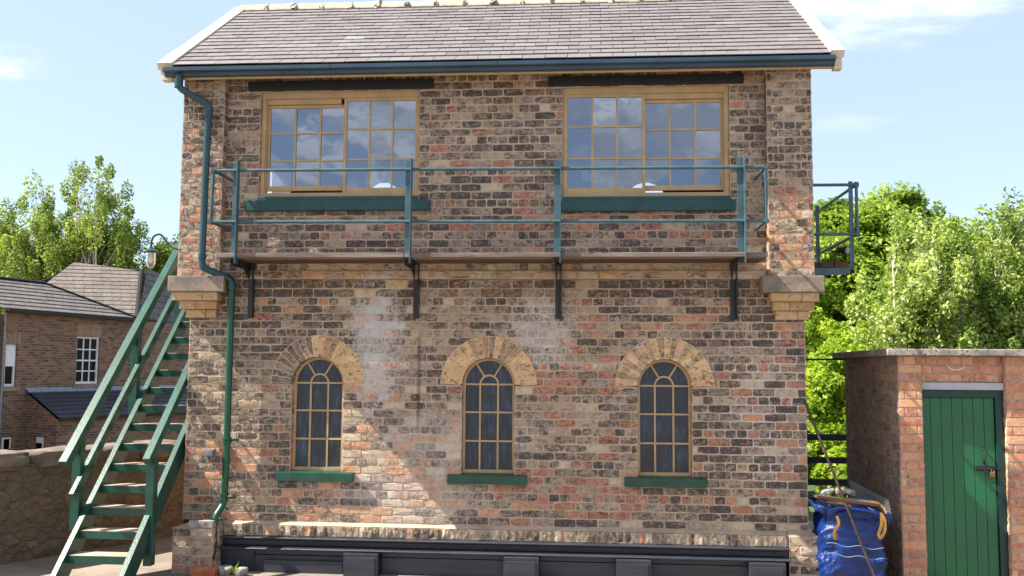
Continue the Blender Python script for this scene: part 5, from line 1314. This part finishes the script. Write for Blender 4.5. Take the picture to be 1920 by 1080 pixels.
for i, (x, y, z, r_, lab) in enumerate(((4.7, 8.2, -.6, .85, 'bright lime green shrub seen through the gap behind the fence'), (5.2, 9.6, -.2, .8, 'taller lime green shrub behind the gap, under the dense tree'), (3.6, 7.2, -1.2, .7, 'low bright green bush at the fence foot behind the building corner'), (6.1, 9.0, -.9, 1.0, 'light green bush hidden mostly behind the brick shed'), (4.4, 6.2, -1.6, .6, 'lowest green bush just beyond the black fence rails'), (6.6, 14.0, .5, 1.3, 'large rounded light green bush at the foot of the dense tree'))):
    tree('shrub', lab, (x, y, -E), (x, y, z - .2), (r_, r_ * .8, (z + E) * .62), 60, .26, 260, .075, GR_SHR, 40 + i, M_bark, .03, 'shrubs beyond the fence', flat=.9, shell=.4, upb=.6, cat='shrub')
GL_ = 'trees beyond the brick house'
def airy(label, x, y, zc, R3, k, seed, cnt, size=.105, rcl=.5, shell=.3, nm='birch_tree', cols=GR_LEFT, bumps=.5, ntr=2):
    return birch(label, (x, y, LOW), (x, y, zc), R3, k, seed, int(cnt * 1.5), size, GL_, cols, rcl, ntr, .12, nm)
airy('airy green birch with the highest top, seen nearest the building', -21.7, 30, 4.9, (3.0, 2.2, 4.7), 230, 51, 110, rcl=.46)
airy('airy green birch left of the tallest one', -24.8, 30.5, 4.2, (2.2, 2.2, 3.9), 190, 52, 120, rcl=.5)
airy('lower thick green tree at the left edge behind the roof', -27.0, 32, 2.8, (2.4, 2.2, 3.6), 170, 53, 170, nm='ash_tree')
airy('broad green tree low behind the ridge of the grey roof', -23.6, 34, 2.8, (3.4, 2.2, 2.6), 190, 54, 150, nm='ash_tree', rcl=.6)
airy('low green tree between the lamp and the brick house roof', -20.3, 33, 2.9, (2.3, 1.6, 2.0), 110, 55, 150, nm='ash_tree')
airy('narrow pointed green tree just left of the building corner', -18.9, 31, 3.5, (1.3, 1.0, 2.3), 80, 56, 150, nm='ash_tree', ntr=1)
# the far wood that closes the view on every side
pts = []; r_ = np.random.default_rng(77)
for i in range(420):
    a_ = r_.uniform(-1.25, 1.25); d_ = r_.uniform(75, 92); pts.append((math.sin(a_) * d_, math.cos(a_) * d_ - 10, LOW + r_.uniform(.8, 4.6)))
FW = thing('far_woodland', 'distant continuous belt of dark green woodland closing the horizon', 'woodland', (0, 72, LOW)); FW['kind'] = 'stuff'
fo = leaves('foliage', FW, pts, np.tile([[2.8, 2.2, 1.7]], (420, 1)) * r_.uniform(.7, 1.3, (420, 1)), 130, .55, GR_SYC, 78, 0, .7, .6); fo['kind'] = 'stuff'
g = MB(); g.add([(-200, 30, LOW + .004), (-4.6, 30, LOW + .004), (-4.6, 290, LOW + .004), (-200, 290, LOW + .004)], [(0, 1, 2, 3)])
go = g.build('field', M_grassland); go['kind'] = 'structure'
# ivy tufts growing from the rubble wall
tf = MB()
for i in range(8):
    s_ = rng.uniform(.2, 1) * LW; z = rng.uniform(-1.8, -1.12) if i % 2 else -1.1; c0 = A0 + dW * s_ + nW * .05
    for j in range(22):
        p = Vector((c0.x, c0.y, z)) + Vector((rng.gauss(0, .022), rng.gauss(0, .01), rng.gauss(0, .016))); a = Vector((rng.uniform(-1, 1), rng.uniform(-1, 1), rng.uniform(-1, 1))) * .016; b = Vector((rng.uniform(-1, 1), rng.uniform(-1, 1), rng.uniform(-1, 1))) * .012
        tf.add([p - a, p + b, p + a, p - b], [(0, 1, 2, 3)], (.10, .2, .03))
o = tf.build('wall_plants', M_leaf, RW); o['kind'] = 'stuff'

# ------------------------------------------------------------------ lift everything so that the ground is at z = 0
for o in list(sc.objects):
    if o.parent is None and o.type != 'LIGHT': o.location.z += E
